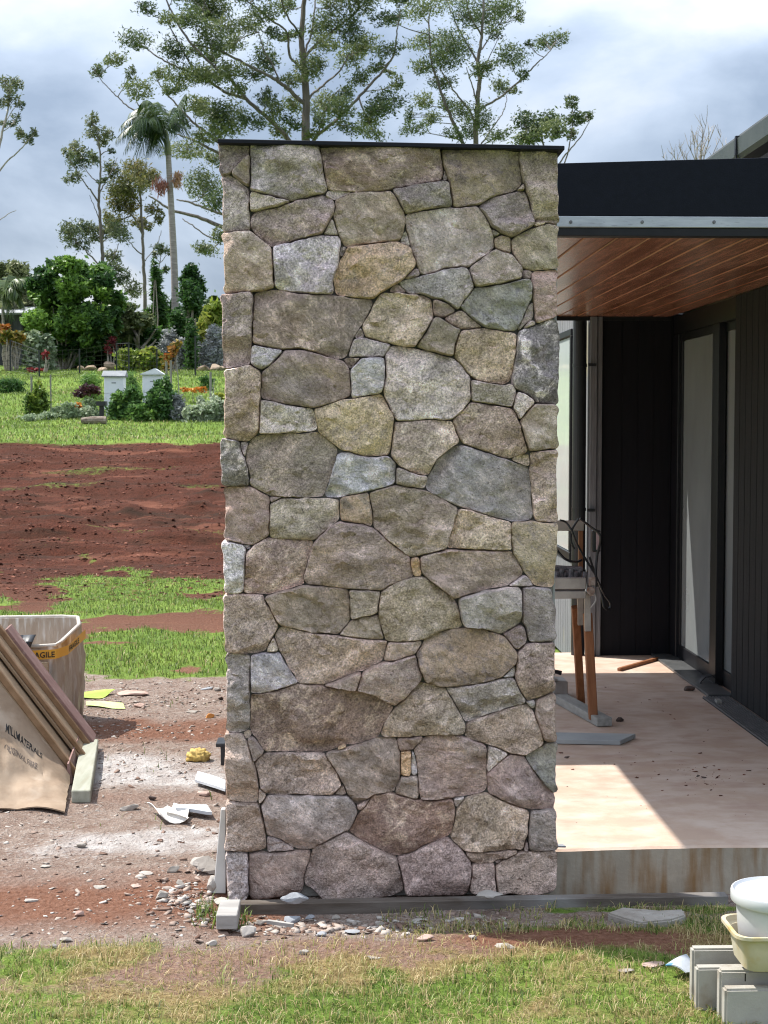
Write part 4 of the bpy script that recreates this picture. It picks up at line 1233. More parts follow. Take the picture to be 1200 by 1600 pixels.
def text_mesh(txt, size):
    cu = bpy.data.curves.new('lettering', 'FONT'); cu.body = txt; cu.size = size; cu.resolution_u = 2; cu.offset = size * .018
    to = bpy.data.objects.new('lettering', cu); COL.objects.link(to)
    dg_ = bpy.context.evaluated_depsgraph_get(); dg_.update()
    me_ = bpy.data.meshes.new_from_object(to.evaluated_get(dg_))
    bpy.data.objects.remove(to)
    V = [v.co.copy() for v in me_.vertices]; F = [list(p.vertices) for p in me_.polygons]
    return V, F
V, F = text_mesh('FRAGILE', .044)
for u0 in (.29, .56):
    MB().add([tape_pt(u0 + v.x * .95, -.042 + v.y) + Vector((.002, -.003, 0)) for v in V], F).build('tape_lettering', M_INK, tape, fix=False)
cb = MB()
cb.box(-1.70, -1.585, 8.452, 8.470, .02, .40); cb.build('carton_panel', M_CARD, crate, bev=.004)
sb_ = MB()
for z in (.22, .30):
    sb_.box(-2.3, -1.60, 8.449, 8.453, z, z + .012) if z > .25 else sb_.box(-2.3, -1.54, 8.446, 8.450, z, z + .016)
sb_.build('wrap_band', pm('grey_band', (.12, .125, .12, 1), (.2, .2, .19, 1), 8, .4), crate)
# black folded sheet over the crate edge
M_RUBBER = pm('black_rubber', (.016, .017, .02, 1), (.03, .031, .035, 1), 6, .45, .001, 40, spec=.45)
def sheet(mb, pts_rows, th):
    """thin sheet through rows of points, given a thickness along its normals"""
    A = np.array(pts_rows, float); r_, c_, _ = A.shape
    du = np.gradient(A, axis=1); dv = np.gradient(A, axis=0)
    n = np.cross(du, dv); n /= np.maximum(np.linalg.norm(n, axis=2, keepdims=True), 1e-9)
    B = A - n * th
    b = len(mb.v); mb.v += [tuple(p) for p in A.reshape(-1, 3)] + [tuple(p) for p in B.reshape(-1, 3)]
    k = r_ * c_; id_ = lambda i, j: b + i * c_ + j
    def q(*f): mb.f.append(list(f)); mb.mi.append(mb.m)
    for i in range(r_ - 1):
        for j in range(c_ - 1):
            q(id_(i, j), id_(i, j + 1), id_(i + 1, j + 1), id_(i + 1, j))
            q(id_(i + 1, j) + k, id_(i + 1, j + 1) + k, id_(i, j + 1) + k, id_(i, j) + k)
    for j in range(c_ - 1):
        q(id_(0, j) + k, id_(0, j + 1) + k, id_(0, j + 1), id_(0, j)); q(id_(r_ - 1, j), id_(r_ - 1, j + 1), id_(r_ - 1, j + 1) + k, id_(r_ - 1, j) + k)
    for i in range(r_ - 1):
        q(id_(i, 0), id_(i + 1, 0), id_(i + 1, 0) + k, id_(i, 0) + k); q(id_(i, c_ - 1) + k, id_(i + 1, c_ - 1) + k, id_(i + 1, c_ - 1), id_(i, c_ - 1))
rowsB = []
for (xa, ya, xb, yb, Y) in ((12, 1010, 20, 1010, 8.75), (26, 999, 48, 994, 8.62), (32, 994, 56, 993, 8.47), (30, 1003, 50, 1003, 8.42), (27, 1016, 44, 1017, 8.41), (30, 1034, 37, 1036, 8.40)):
    rowsB.append([tuple(onY(xa + (xb - xa) * k / 5, ya + (yb - ya) * k / 5, Y + .012 * math.sin(k * 1.4))) for k in range(6)])
bs = MB(); sheet(bs, rowsB, .006); o = bs.build('rubber_sheet', M_RUBBER, smooth=True, base=True)
tag(o, 'black rubber sheet folded over the rim of the wrapped crate', 'rubber sheet')

# ------------------------------------------------------------------ leaning boards and their cardboard cover
TH = R(53.5); XB = -1.335
def lean(s, Y, off=0.0):
    """s metres up the slope, off metres proud of it"""
    xb = XB + (8.05 - Y) * .085
    return Vector((xb - math.cos(TH) * s + math.sin(TH) * off, Y, .01 + math.sin(TH) * s + math.cos(TH) * off))
stack = empty('board_stack', (-1.6, 7.7, 0), 'stack of pinkish boards leaning sideways beside the crate, half covered in cardboard', 'boards')
M_PINK = pm('pink_board', (.22, .125, .11, 1), (.30, .185, .165, 1), 7, .8, .001, 60, stretch=(1, 1, 1), c3=(.36, .26, .23, 1), s3=14, lo3=.58, hi3=.72)
M_BEDGE = pm('board_edge', (.20, .115, .06, 1), (.30, .19, .11, 1), 9, .85)
def plank(name, s0, s1, y0, y1, o0, o1, mat, bev=.003):
    b = MB(); b.hexa([lean(s0, y0, o0), lean(s1, y0, o0), lean(s1, y1, o0), lean(s0, y1, o0)], [lean(s0, y0, o1), lean(s1, y0, o1), lean(s1, y1, o1), lean(s0, y1, o1)])
    return b.build(name, mat, stack, bev=bev)
plank('board', 0, .74, 7.93, 8.12, .065, .085, M_PINK)
plank('board_batten', .01, .90, 7.89, 7.93, .045, .072, M_BEDGE)
plank('board', .0, .95, 7.60, 7.925, .030, .046, M_CARD)
plank('board_batten', .01, .90, 7.62, 7.66, .0465, .068, M_BEDGE)
plank('board', .0, .95, 7.30, 7.70, .0, .020, M_CARD)
plank('board_batten', .0, .90, 7.30, 7.33, .0205, .050, M_BEDGE)
es = MB()
es.hexa([(-1.275, 7.24, .005), (-1.25, 7.24, .005), (-1.325, 8.06, .005), (-1.35, 8.06, .005)], [(-1.275, 7.24, .10), (-1.268, 7.24, .10), (-1.343, 8.06, .10), (-1.35, 8.06, .10)])
es.build('end_strip', M_PINK, stack)
M_KRAFT = pm('kraft_cover', (.24, .17, .115, 1), (.36, .275, .20, 1), 5, .85, .004, 14, c3=(.44, .36, .285, 1), s3=6, lo3=.55, hi3=.75)
def cover(s, t):
    """s 0 at the right end .. 1 left; t 0 at the upper edge .. 1 at the edge on the ground"""
    a = lean(.02 + s * 1.0, 7.305, .012)
    c = Vector((-1.19 - s * .62, 6.68 + .06 * math.sin(s * 5) - .02 * s, .006 + .012 * abs(math.sin(s * 9))))
    b = Vector((a.x * .45 + c.x * .55 + .04 * s, 6.98, .02 + a.z * .16))
    p = a * (1 - t) ** 2 + b * 2 * t * (1 - t) + c * t * t
    cr_ = (mnoise.noise(Vector((s * 5, t * 4, 3.3))) + .6 * abs(mnoise.noise(Vector((s * 11, t * 9, 7.7))))) * .028 * math.sin(math.pi * min(1, t * .9 + .08))
    p.z += cr_ * (1.2 - .6 * t); p.y -= cr_ * .8
    p.z = max(p.z, .004)
    return p
cv = MB(); sheet(cv, [[tuple(cover(j / 40, i / 24)) for j in range(41)] for i in range(25)], -.006)
cov = cv.build('cardboard_cover', M_KRAFT, stack, smooth=True)
for k, (txt, t0, size) in enumerate((('MILLMATERIALS', .26, .044), ('ORIGINAL FIBRE', .40, .038))):
    V, F = text_mesh(txt, size)
    L_ = max(v.x for v in V)
    def onc(v):
        s = .50 - v.x * .92; t = t0 - v.y * 1.9
        p = cover(s, t); n = (cover(s + .01, t) - p).cross(cover(s, t + .01) - p).normalized()
        if n.y > 0: n = -n
        return p + n * .0075
    MB().add([onc(v) for v in V], F).build('cover_lettering', M_INK if k == 0 else pm('faded_print', (.11, .085, .07, 1), (.15, .12, .10, 1), 30, .8), cov, fix=False)
rowsF = []
for (xa, ya, xb, yb, Y) in ((4, 1091, 20, 1104, 7.55), (12, 1080, 27, 1090, 7.60), (19, 1067, 33, 1076, 7.68), (24, 1054, 37, 1065, 7.80)):
    rowsF.append([tuple(onY(xa + (xb - xa) * k / 3, ya + (yb - ya) * k / 3, Y)) for k in range(4)])
ff = MB(); sheet(ff, rowsF, .008); o = ff.build('cardboard_strip', M_KRAFT, smooth=True, base=True)
tag(o, 'short curled cardboard strip caught on the leaning boards', 'cardboard')

# treated timber post on the ground
M_PINE = pm('treated_pine', (.27, .275, .215, 1), (.36, .36, .30, 1), 4, .8, .001, 60, stretch=(6, .8, 6), c3=(.26, .25, .19, 1), s3=5, lo3=.55, hi3=.72, st3=(6, .6, 6))
pz = .062
b = MB(); b.hexa([(-1.19, 6.86, .004), (-1.105, 6.86, .004), (-1.245, 8.0, .004), (-1.335, 8.0, .004)], [(-1.19, 6.86, pz), (-1.105, 6.86, pz), (-1.245, 8.0, pz), (-1.335, 8.0, pz)])
o = b.build('timber_post', M_PINE, bev=.004, base=True); tag(o, 'pale treated timber post lying on the dirt beside the leaning boards', 'timber post')
# litter
M_WHITE = pm('white_panel', (.50, .53, .57, 1), (.58, .61, .64, 1), 6, .5)
M_PAPER = pm('white_paper', (.54, .51, .48, 1), (.62, .60, .57, 1), 4, .7, .002, 30)
def flat(pts, z, th, name, mat, label, cat, curl=0, bend=0):
    G = []
    for i in range(7):
        row = []
        for j in range(7):
            u, v = i / 6, j / 6
            a = Vector(pts[0]).lerp(Vector(pts[1]), v); b_ = Vector(pts[3]).lerp(Vector(pts[2]), v); q = a.lerp(b_, u)
            p = onZ(q.x, q.y, z); zz = gz1(p.x, p.y)
            p.z = zz + z + curl * abs(v - .5) ** 2 * 4 + bend * math.sin(u * 3.1 + v * 2)
            row.append(tuple(p))
        G.append(row)
    mb = MB(); sheet(mb, G, th); o = mb.build(name, mat, smooth=False, base=True)
    return tag(o, label, cat)
flat([(229, 1264), (262, 1273), (296, 1283), (250, 1284)], .012, .003, 'paper_scrap', M_PAPER, 'torn curling white paper scrap lying on the dirt', 'paper', curl=.03, bend=.012)
flat([(258, 1275), (272, 1262), (296, 1270), (290, 1283)], .016, .003, 'paper_scrap', M_PAPER, 'small folded white paper scrap between the curling scrap and the white strip', 'paper', curl=.02)
flat([(272, 1262), (323, 1261), (331, 1271), (275, 1267)], .022, .014, 'panel_offcut', M_WHITE, 'narrow white panel offcut beside the torn paper scrap', 'panel offcut')
flat([(309, 1207), (352, 1222), (352, 1236), (305, 1220)], .02, .012, 'panel_offcut', M_WHITE, 'bluish white panel strip poking out from behind the pillar', 'panel offcut')
M_LIME = pm('lime_paper', (.27, .36, .04, 1), (.36, .44, .09, 1), 5, .6, .002, 30)
flat([(124, 1084), (180, 1081), (160, 1089), (124, 1091)], .015, .002, 'lime_paper', M_LIME, 'crumpled lime green paper sheet right of the wrapped crate', 'paper', bend=.012)
flat([(136, 1096), (192, 1100), (196, 1105), (134, 1103)], .012, .002, 'lime_paper', pm('pale_lime_paper', (.48, .60, .20, 1), (.60, .68, .35, 1), 5, .6), 'thin strip of pale lime paper in front of the crumpled lime sheet', 'paper', bend=.008)
M_OR = pm('orange_litter', (.55, .22, .05, 1), (.62, .28, .08, 1), 9, .8)
rock(328, 1122, 14, 11, M_OR, 'small orange scrap in a grass tuft beside the pillar', 77, name='orange_scrap', cat='litter', group=None)
# crumpled yellow rag
M_RAG = pm('yellow_rag', (.46, .31, .08, 1), (.56, .40, .14, 1), 12, .9, .003, 60)
bm = bmesh.new(); bmesh.ops.create_icosphere(bm, subdivisions=4, radius=1)
for v in bm.verts:
    n = v.co.normalized(); k = .72 + .45 * abs(mnoise.noise(n * 2.1)) + .22 * abs(mnoise.noise(n * 5.3))
    v.co = Vector((n.x * .068 * k, n.y * .05 * k, max(n.z, -.35) * .05 * k + .012))
me = bpy.data.meshes.new('yellow_rag'); bm.to_mesh(me); bm.free(); me.materials.append(M_RAG)
me.polygons.foreach_set('use_smooth', [True] * len(me.polygons))
o = bpy.data.objects.new('yellow_rag', me); COL.objects.link(o); p = onZ(309, 1192, 0); o.location = (p.x, p.y + .03, gz1(p.x, p.y) + .006)
tag(o, 'crumpled mustard yellow rag on the white dust', 'rag')
# black plastic stand behind the pillar edge
st_ = empty('plastic_stand', onZ(356, 1196, 0), 'black plastic stand peeking out behind the left edge of the pillar', 'plastic stand')
p = st_.location
M_PL = pm('black_plastic', (.014, .014, .017, 1), (.022, .022, .026, 1), 10, .4, spec=.5)
box('top', M_PL, p.x - .058, p.x + .09, p.y - .03, p.y + .12, .098, .118, st_, bev=.004)
box('leg', M_PL, p.x - .035, p.x + .065, p.y - .01, p.y + .09, 0, .097, st_, bev=.003)
# white offcut standing against the pillar side
M_OFF = pm('white_offcut', (.48, .47, .45, 1), (.56, .55, .53, 1), 5, .6)
b = MB(); b.hexa([(-.452, 5.54, -.01), (-.405, 5.54, -.01), (-.405, 5.60, -.01), (-.452, 5.60, -.01)], [(-.422, 5.55, .30), (-.404, 5.55, .30), (-.404, 5.58, .30), (-.422, 5.58, .30)])
o = b.build('panel_offcut', M_OFF, bev=.003, base=True); tag(o, 'tall white panel offcut leaning against the left side of the pillar', 'panel offcut')
M_BLOCK = pm('weathered_block', (.27, .255, .24, 1), (.38, .36, .34, 1), 6, .85, .001, 80, stretch=(1, 5, 5))
p = onZ(353, 1460, 0); 
b = MB(); b.hexa([(p.x - .038, 5.12, -.005), (p.x + .034, 5.12, -.005), (p.x + .034, 5.28, -.005), (p.x - .034, 5.28, -.005)], [(p.x - .038, 5.12, .045), (p.x + .034, 5.12, .045), (p.x + .036, 5.28, .05), (p.x - .034, 5.28, .05)])
o = b.build('wooden_block', M_BLOCK, bev=.003, base=True); tag(o, 'short weathered wooden block lying at the left foot of the pillar', 'wooden block')
b = MB(); p0, p1 = onZ(418, 1440, .01), onZ(458, 1446, .01); b.bar(p0, p1, .014, .012)
o = b.build('wood_splinter', M_BLOCK, base=True); tag(o, 'thin pale wood splinter lying below the left end of the beam', 'splinter')
# torn packet by the pavers
flat([(1040, 1508), (1072, 1494), (1090, 1508), (1072, 1518)], .03, .004, 'torn_packet', pm('packet_paper', (.34, .38, .42, 1), (.46, .48, .50, 1), 5, .5, c3=(.08, .22, .34, 1), s3=9, lo3=.6, hi3=.66), 'torn grey and blue packet lying beside the pavers', 'packet', bend=.01)

# ------------------------------------------------------------------ pavers, tub and bucket
M_PAVER = pm('stone_paver', (.34, .325, .29, 1), (.41, .39, .35, 1), 7, .8, .0008, 150, c3=(.25, .215, .17, 1), s3=11, lo3=.55, hi3=.7)
def paver(pxl, ytop, Yf, w, label, th=.038):
    tl = onY(pxl, ytop, Yf)
    b = MB(); b.box(tl.x, tl.x + w, Yf, Yf + th, -.01, tl.z)
    o = b.build('paver', M_PAVER, bev=.006, seg=2, base=True); tag(o, label, 'paver', 'stone pavers standing on edge')
    return o
paver(1082, 1483, 4.42, .42, 'rearmost and tallest upright stone paver under the tub')
paver(1089, 1513, 4.345, .40, 'second upright stone paver from the front left, behind the low front pair')
paver(1125, 1517, 4.285, .40, 'upright stone paver just under the front of the tub')
pv = paver(1133, 1546, 4.225, .40, 'lowest front stone paver with a small black mark')
box('paver_mark', M_INK, pv.location.x - .145, pv.location.x - .141, 4.2243, 4.2249, .128, .150, pv)
M_TUB = pm('cream_plastic', (.50, .43, .28, 1), (.58, .53, .40, 1), 5, .4, spec=.5, c3=(.50, .34, .10, 1), s3=9, lo3=.50, hi3=.68)
M_TUB.node_tree.nodes['Principled BSDF'].inputs['Subsurface Weight'].default_value = 0.0
tub = empty('plastic_tub', (1.225, 4.275, .177), 'stained cream plastic tub resting on the pavers with a bucket in it', 'tub')
def rrect(cx, cy, hx, hy, r, n=6):
    P = []
    for k, (sx, sy) in enumerate(((1, 1), (-1, 1), (-1, -1), (1, -1))):
        for i in range(n + 1):
            a = math.pi / 2 * (k + i / n)
            P.append((cx + sx * (hx - r) + r * math.cos(a), cy + sy * (hy - r) + r * math.sin(a)))
    return P
def loft(levels, close0=True, close1=False):
    mb = MB(); n = len(levels[0][0])
    for P, z in levels:
        mb.v += [(x, y, z) for x, y in P]
    for i in range(len(levels) - 1):
        for k in range(n):
            mb.f.append([i * n + k, i * n + (k + 1) % n, (i + 1) * n + (k + 1) % n, (i + 1) * n + k]); mb.mi.append(0)
    if close0: mb.f.append(list(range(n))[::-1]); mb.mi.append(0)
    if close1: mb.f.append([(len(levels) - 1) * n + k for k in range(n)]); mb.mi.append(0)
    return mb
tx, ty, tz = 1.265, 4.275, .1655
prof_t = [(.112, 0.0, .03), (.118, .004, .035), (.128, .06, .04), (.134, .085, .04), (.140, .092, .045), (.143, .094, .045), (.152, .097, .045), (.152, .106, .045), (.141, .106, .043), (.137, .09, .04), (.128, .085, .04), (.112, .012, .03)]
loft([(rrect(tx, ty, h, h * .72, r), tz + z) for h, z, r in prof_t], True, True).build('tub_wall', M_TUB, tub, smooth=True)
bucket = empty('bucket', (1.242, 4.28, .19), 'white lidded plastic bucket standing in the cream tub', 'bucket')
M_BUCK = pm('white_plastic', (.50, .51, .53, 1), (.55, .56, .57, 1), 5, .35, spec=.4)
bc = (1.264, 4.285, .190)
MB().lathe([(.107, 0), (.110, .003), (.120, .13), (.121, .162)], bc, 48).build('body', M_BUCK, bucket, smooth=True)
MB().lathe([(.122, .150), (.1345, .150), (.1365, .153), (.1365, .176), (.1345, .181), (.130, .182), (.127, .178), (.124, .1745), (.04, .1745), (.001, .1745)], bc, 48, True, True).build('lid', M_BUCK, bucket, smooth=True)
lb = MB()
an = np.linspace(R(262), R(292), 8)
V = []
for a in an:
    V += [(bc[0] + .1178 * math.cos(a), bc[1] + .1178 * math.sin(a), bc[2] + .08), (bc[0] + .1215 * math.cos(a), bc[1] + .1215 * math.sin(a), bc[2] + .122)]
lb.add(V, [(2 * i, 2 * i + 2, 2 * i + 3, 2 * i + 1) for i in range(7)]); lb.build('label', pm('pale_label', (.55, .60, .57, 1), (.6, .64, .62, 1), 20, .5), bucket, fix=False)

# ------------------------------------------------------------------ things on the patio
M_RED = pm('red_brown_timber', (.20, .075, .03, 1), (.30, .13, .06, 1), 6, .6, .0006, 60, stretch=(5, 5, .6))
M_STEEL = pm('dusty_steel', (.30, .28, .265, 1), (.44, .42, .40, 1), 10, .55, .001, 60, metal=.35)
M_DUSTW = pm('dusty_board', (.34, .29, .25, 1), (.44, .39, .35, 1), 8, .85)
bench = empty('saw_bench', (1.2, 8.4, FZ), 'dusty stone cutting bench on reddish timber legs behind the pillar', 'saw bench')
def leg(p_top, p_bot, Yt, Yb, w=.042):
    a = onY(*p_top, Yt); c = onY(*p_bot, Yb)
    b = MB(); b.bar(c, a, w, w, up=(0, 1, 0)); return b.build('leg', M_RED, bench, bev=.003)
leg((899, 948), (908, 1103), 8.40, 8.66)
leg((918, 958), (927, 1124), 8.20, 8.16, .046)
leg((760, 948), (752, 1103), 8.40, 8.66); leg((745, 958), (737, 1124), 8.20, 8.16, .046)
for (a, c, Yt, Yb) in (((905, 925), (906, 975), 8.39, 8.44), ((916, 925), (917, 985), 8.17, 8.18)):
    b = MB(); b.bar(onY(*c, Yb) + Vector((0, -.03, 0)), onY(*a, Yt) + Vector((0, -.03, 0)), .034, .022, up=(0, 1, 0)); b.build('steel_bracket', M_STEEL, bench, bev=.002)
tl = onY(913, 897, 8.12)
box('tray_rail', M_STEEL, .75, tl.x, 8.06, 8.10, .835, .895, bench, bev=.003)
box('tray_rail', M_STEEL, .75, tl.x, 8.06, 8.10, .785, .825, bench, bev=.003)
box('tray_rail', M_STEEL, .75, tl.x, 8.56, 8.60, .785, .895, bench, bev=.003)
box('tray', M_STEEL, .75, tl.x - .004, 8.103, 8.557, .80, .83, bench, bev=.003)
b = MB()
b.box(1.34, 1.365, 8.06, 8.12, .80, .86); b.box(1.335, 1.37, 8.045, 8.06, .855, .90); b.tube([(1.345, 8.05, .83), (1.345, 8.03, .83)], .022, 12)
b.build('clamp', pm('rusty_clamp', (.16, .09, .06, 1), (.36, .32, .30, 1), 30, .6), bench, bev=.002)
b = MB()
for k in range(7):
    x = 1.18 + k * .025; b.tube([(x, 8.2 + .03 * (k % 3), .83), (x + .01, 8.2, .915 + .015 * (k % 2))], .014, 7)
b.tube([(1.16, 8.25, .93), (1.33, 8.25, .92)], .018, 8)
b.build('saw_carriage', pm('greasy_metal', (.06, .055, .06, 1), (.25, .23, .24, 1), 40, .5), bench)
box('post', M_RED, 1.352, 1.375, 8.49, 8.53, .83, 1.115, bench, bev=.002)
box('top_board', M_DUSTW, .80, 1.378, 8.485, 8.525, 1.116, 1.172, bench, bev=.003)
p0 = onY(930, 828, 8.47); p1 = onY(937, 862, 8.47)
box('switch_box', M_PL, p0.x - .02, p1.x, 8.44, 8.48, p1.z, p0.z, bench, bev=.006)
box('switch_label', pm('pink_label', (.50, .33, .34, 1), (.58, .42, .42, 1), 30, .6), p0.x + .0, p1.x - .003, 8.4375, 8.4398, p1.z + .014, p0.z - .012, bench)
def cable(name, pts, Y, rad, mat, label):
    P = [onY(x, y, Y + .012 * math.sin(i * 1.9)) for i, (x, y) in enumerate(pts)]
    out = []
    for i in range(len(P) - 1):
        a = P[max(i - 1, 0)]; b_, c = P[i], P[i + 1]; d = P[min(i + 2, len(P) - 1)]
        for k in range(6):
            t = k / 6; out.append(.5 * ((2 * b_) + (c - a) * t + (2 * a - 5 * b_ + 4 * c - d) * t * t + (3 * b_ - a - 3 * c + d) * t ** 3))
    out.append(P[-1]); m = MB(); m.tube(out, rad, 6); o = m.build(name, mat, smooth=True)
    return tag(o, label, 'cable', 'cables hanging on the saw bench')
cable('power_cable', [(875, 813), (884, 816), (893, 829), (901, 849), (916, 875), (931, 900), (943, 927), (953, 941), (952, 951), (944, 949), (940, 931), (933, 907), (921, 870)], 8.36, .006, M_PL, 'long black cable crossing the saw bench and ending in a low loop')
cable('power_cable', [(904, 811), (894, 827), (892, 844), (897, 858)], 8.40, .006, M_PL, 'short black cable loop hanging left of the bench post')
cable('power_cable', [(906, 810), (921, 822), (936, 834), (938, 846), (933, 868), (931, 892), (932, 917)], 8.32, .007, M_PL, 'black cable looping round the switch box of the saw bench')
cable('power_cable', [(868, 855), (873, 863), (884, 874), (899, 878), (909, 875)], 8.33, .007, M_PL, 'sagging black cable in front of the window below the bench board')
cable('power_cable', [(925, 912), (929, 926), (931, 938), (923, 950)], 8.06, .005, pm('grey_cable', (.3, .29, .28, 1), (.4, .39, .38, 1), 9, .5), 'thin grey cable end hanging from the saw bench clamp')
M_GTIM = pm('grey_timber', (.25, .25, .235, 1), (.35, .35, .33, 1), 7, .8, .001, 80, stretch=(5, 1, 5))
b = MB(); b.bar((1.295, 8.78, FZ + .026), (1.425, 8.05, FZ + .026), .085, .046); o = b.build('timber_block', M_GTIM, bev=.003, base=True)
tag(o, 'grey timber block under the feet of the saw bench', 'timber block')
b = MB(); b.hexa([(.7, 7.66, FZ + .003), (1.42, 7.57, FZ + .003), (1.53, 7.74, FZ + .003), (.7, 7.84, FZ + .003)], [(.7, 7.66, FZ + .026), (1.42, 7.57, FZ + .026), (1.53, 7.74, FZ + .026), (.7, 7.84, FZ + .026)])
o = b.build('board_offcut', pm('blue_grey_board', (.30, .32, .33, 1), (.38, .40, .40, 1), 4, .75), bev=.002, base=True); tag(o, 'flat blue grey board lying on the slab beside the pillar', 'board')
tb = empty('tool_case', (1.2, 9.0, FZ), 'small dusty silver case on the slab behind the pillar', 'tool case')
box('case', M_STEEL, 1.05, 1.36, 8.92, 9.10, FZ + .02, FZ + .10, tb, bev=.006)
box('lid', M_STEEL, 1.045, 1.30, 8.915, 9.105, FZ + .102, FZ + .115, tb, bev=.004)
box('foot_board', M_GTIM, 1.05, 1.37, 8.9, 9.1, FZ + .002, FZ + .018, tb)
b = MB(); b.tube([(1.27, 8.98, FZ + .12), (1.29, 8.98, FZ + .15), (1.33, 8.98, FZ + .14)], .014, 7); o = b.build('black_glove', M_PL, smooth=True); tag(o, 'small black glove crumpled on the silver case', 'glove')
b = MB(); b.bar(onZ(967, 1046, FZ + .012), onZ(1027, 1029, FZ + .012), .025, .02); o = b.build('wood_stick', M_RED, base=True, bev=.002); tag(o, 'dusty brown stick lying near the black back wall', 'stick')
P = [onY(x, y, 9.3) for x, y in ((1094, 1078), (1096, 1066), (1103, 1059), (1113, 1057), (1122, 1064), (1133, 1072))]
rowsS = [[tuple(p + Vector((0, d_, 0))) for d_ in (0, .03, .06)] for p in P]
b = MB(); sheet(b, rowsS, .007); o = b.build('rubber_strip', M_RUBBER, smooth=True, base=True); tag(o, 'arched black rubber strip lying on the drain by the glass door', 'rubber strip')
rock(1078, 1080, 18, 12, M_ROCKD, 'dark crumbly clod on the slab beside the arched rubber strip', 91, Z=FZ, name='clod', cat='clod', group='clods on the slab')
rock(969, 1128, 15, 11, M_ROCKD, 'dark clod on the slab right of the timber block', 92, Z=FZ, name='clod', cat='clod', group='clods on the slab')
rock(1091, 1214, 6, 5, M_ROCKD, 'tiny dark clod in the middle of the slab', 93, Z=FZ, name='clod', cat='clod', group='clods on the slab')
rock(1100, 1216, 9, 4, M_ROCKD, 'flat dark clod in the middle of the slab beside the tiny one', 94, Z=FZ, name='clod', cat='clod', group='clods on the slab')
rock(886, 1185, 9, 5, M_ROCKD, 'small dark clod on the sunlit corner of the slab', 95, Z=FZ, name='clod', cat='clod', group='clods on the slab')
b = MB(); p = onZ(1124, 1102, FZ); b.box(p.x - .014, p.x + .014, p.y, p.y + .05, FZ + .001, FZ + .03); o = b.build('wood_chip', M_GTIM, base=True); tag(o, 'small square wood chip beside the drain', 'wood chip')
b = MB(); b.bar((.80, 5.70, FZ + .014), (.862, 5.715, FZ + .008), .03, .006); o = b.build('shadow_wedge', M_ROCKB, base=True); tag(o, 'thin dark wedge standing in for a small shadow at the slab corner by the pillar', 'shadow wedge')  # solid sliver standing in for the small shadow beside the pillar

# ------------------------------------------------------------------ trees and garden
def leaf_quads(C, ln, wd, droop, r, ymin=None):
    """C (n,3) leaf centres -> diamond quads"""
    n = len(C)
    d = r.normal(0, 1, (n, 3)); d[:, 2] = d[:, 2] * .6 - droop
    d /= np.linalg.norm(d, axis=1, keepdims=True)
    u = r.normal(0, 1, (n, 3)); s = np.cross(d, u); s /= np.maximum(np.linalg.norm(s, axis=1, keepdims=True), 1e-6)
    L = (ln * r.uniform(.6, 1.3, n))[:, None]; W = (wd * r.uniform(.6, 1.3, n))[:, None]
    V = np.stack([C - d * L * .5, C + s * W * .5 - d * L * .05, C + d * L * .5, C - s * W * .5 - d * L * .05], 1).reshape(-1, 3)
    F = np.arange(n * 4).reshape(-1, 4)
    return V, F
def clump_pts(c, rx, ry, rz, n, r, dome=True):
    p = r.normal(0, 1, (n, 3)); p /= np.linalg.norm(p, axis=1, keepdims=True)
    p *= (r.random(n) ** .40)[:, None]
    if dome: p[:, 2] = np.where(p[:, 2] < 0, p[:, 2] * .85, p[:, 2])
    # break each clump into leaf sprays
    k = max(5, n // 13); cen = p[r.integers(0, n, k)]
    j = r.integers(0, k, n)
    p = np.where((r.random(n) < .75)[:, None], cen[j] + r.normal(0, .20, (n, 3)), p)
    tail = r.random(n) < .13
    p = np.where(tail[:, None], p * r.uniform(1.0, 1.5, (n, 1)), p)
    return np.array(c)[None] + p * np.array([rx, ry, rz])[None], j
M_BARK = pm('gum_bark', (.10, .085, .07, 1), (.19, .165, .145, 1), 2.2, .9, .02, 6, stretch=(3, 3, .5))
M_BARKP = pm('pale_bark', (.22, .195, .17, 1), (.34, .31, .28, 1), 2.2, .9, .01, 6, stretch=(3, 3, .5))
M_GUM = leafm('gum_leaves', [(0.041, 0.070, 0.031, 1), (0.090, 0.126, 0.050, 1), (0.146, 0.182, 0.072, 1), (0.237, 0.258, 0.119, 1)], 0.42, .45)
M_GUMD = leafm('grey_gum_leaves', [(0.045, 0.072, 0.041, 1), (0.090, 0.119, 0.063, 1), (0.154, 0.182, 0.090, 1), (0.237, 0.237, 0.126, 1)], 0.42, .45)
M_GUMB = leafm('bronze_gum_leaves', [(0.068, 0.076, 0.030, 1), (0.124, 0.138, 0.049, 1), (0.192, 0.179, 0.068, 1), (0.287, 0.219, 0.096, 1)], 0.42, .45)
def catmull(P, k=5):
    out = []
    for i in range(len(P) - 1):
        a = P[max(i - 1, 0)]; b_, c = P[i], P[i + 1]; d = P[min(i + 2, len(P) - 1)]
        for q in range(k):
            t = q / k; out.append(.5 * ((2 * b_) + (c - a) * t + (2 * a - 5 * b_ + 4 * c - d) * t * t + (3 * b_ - a - 3 * c + d) * t ** 3))
    out.append(P[-1]); return out
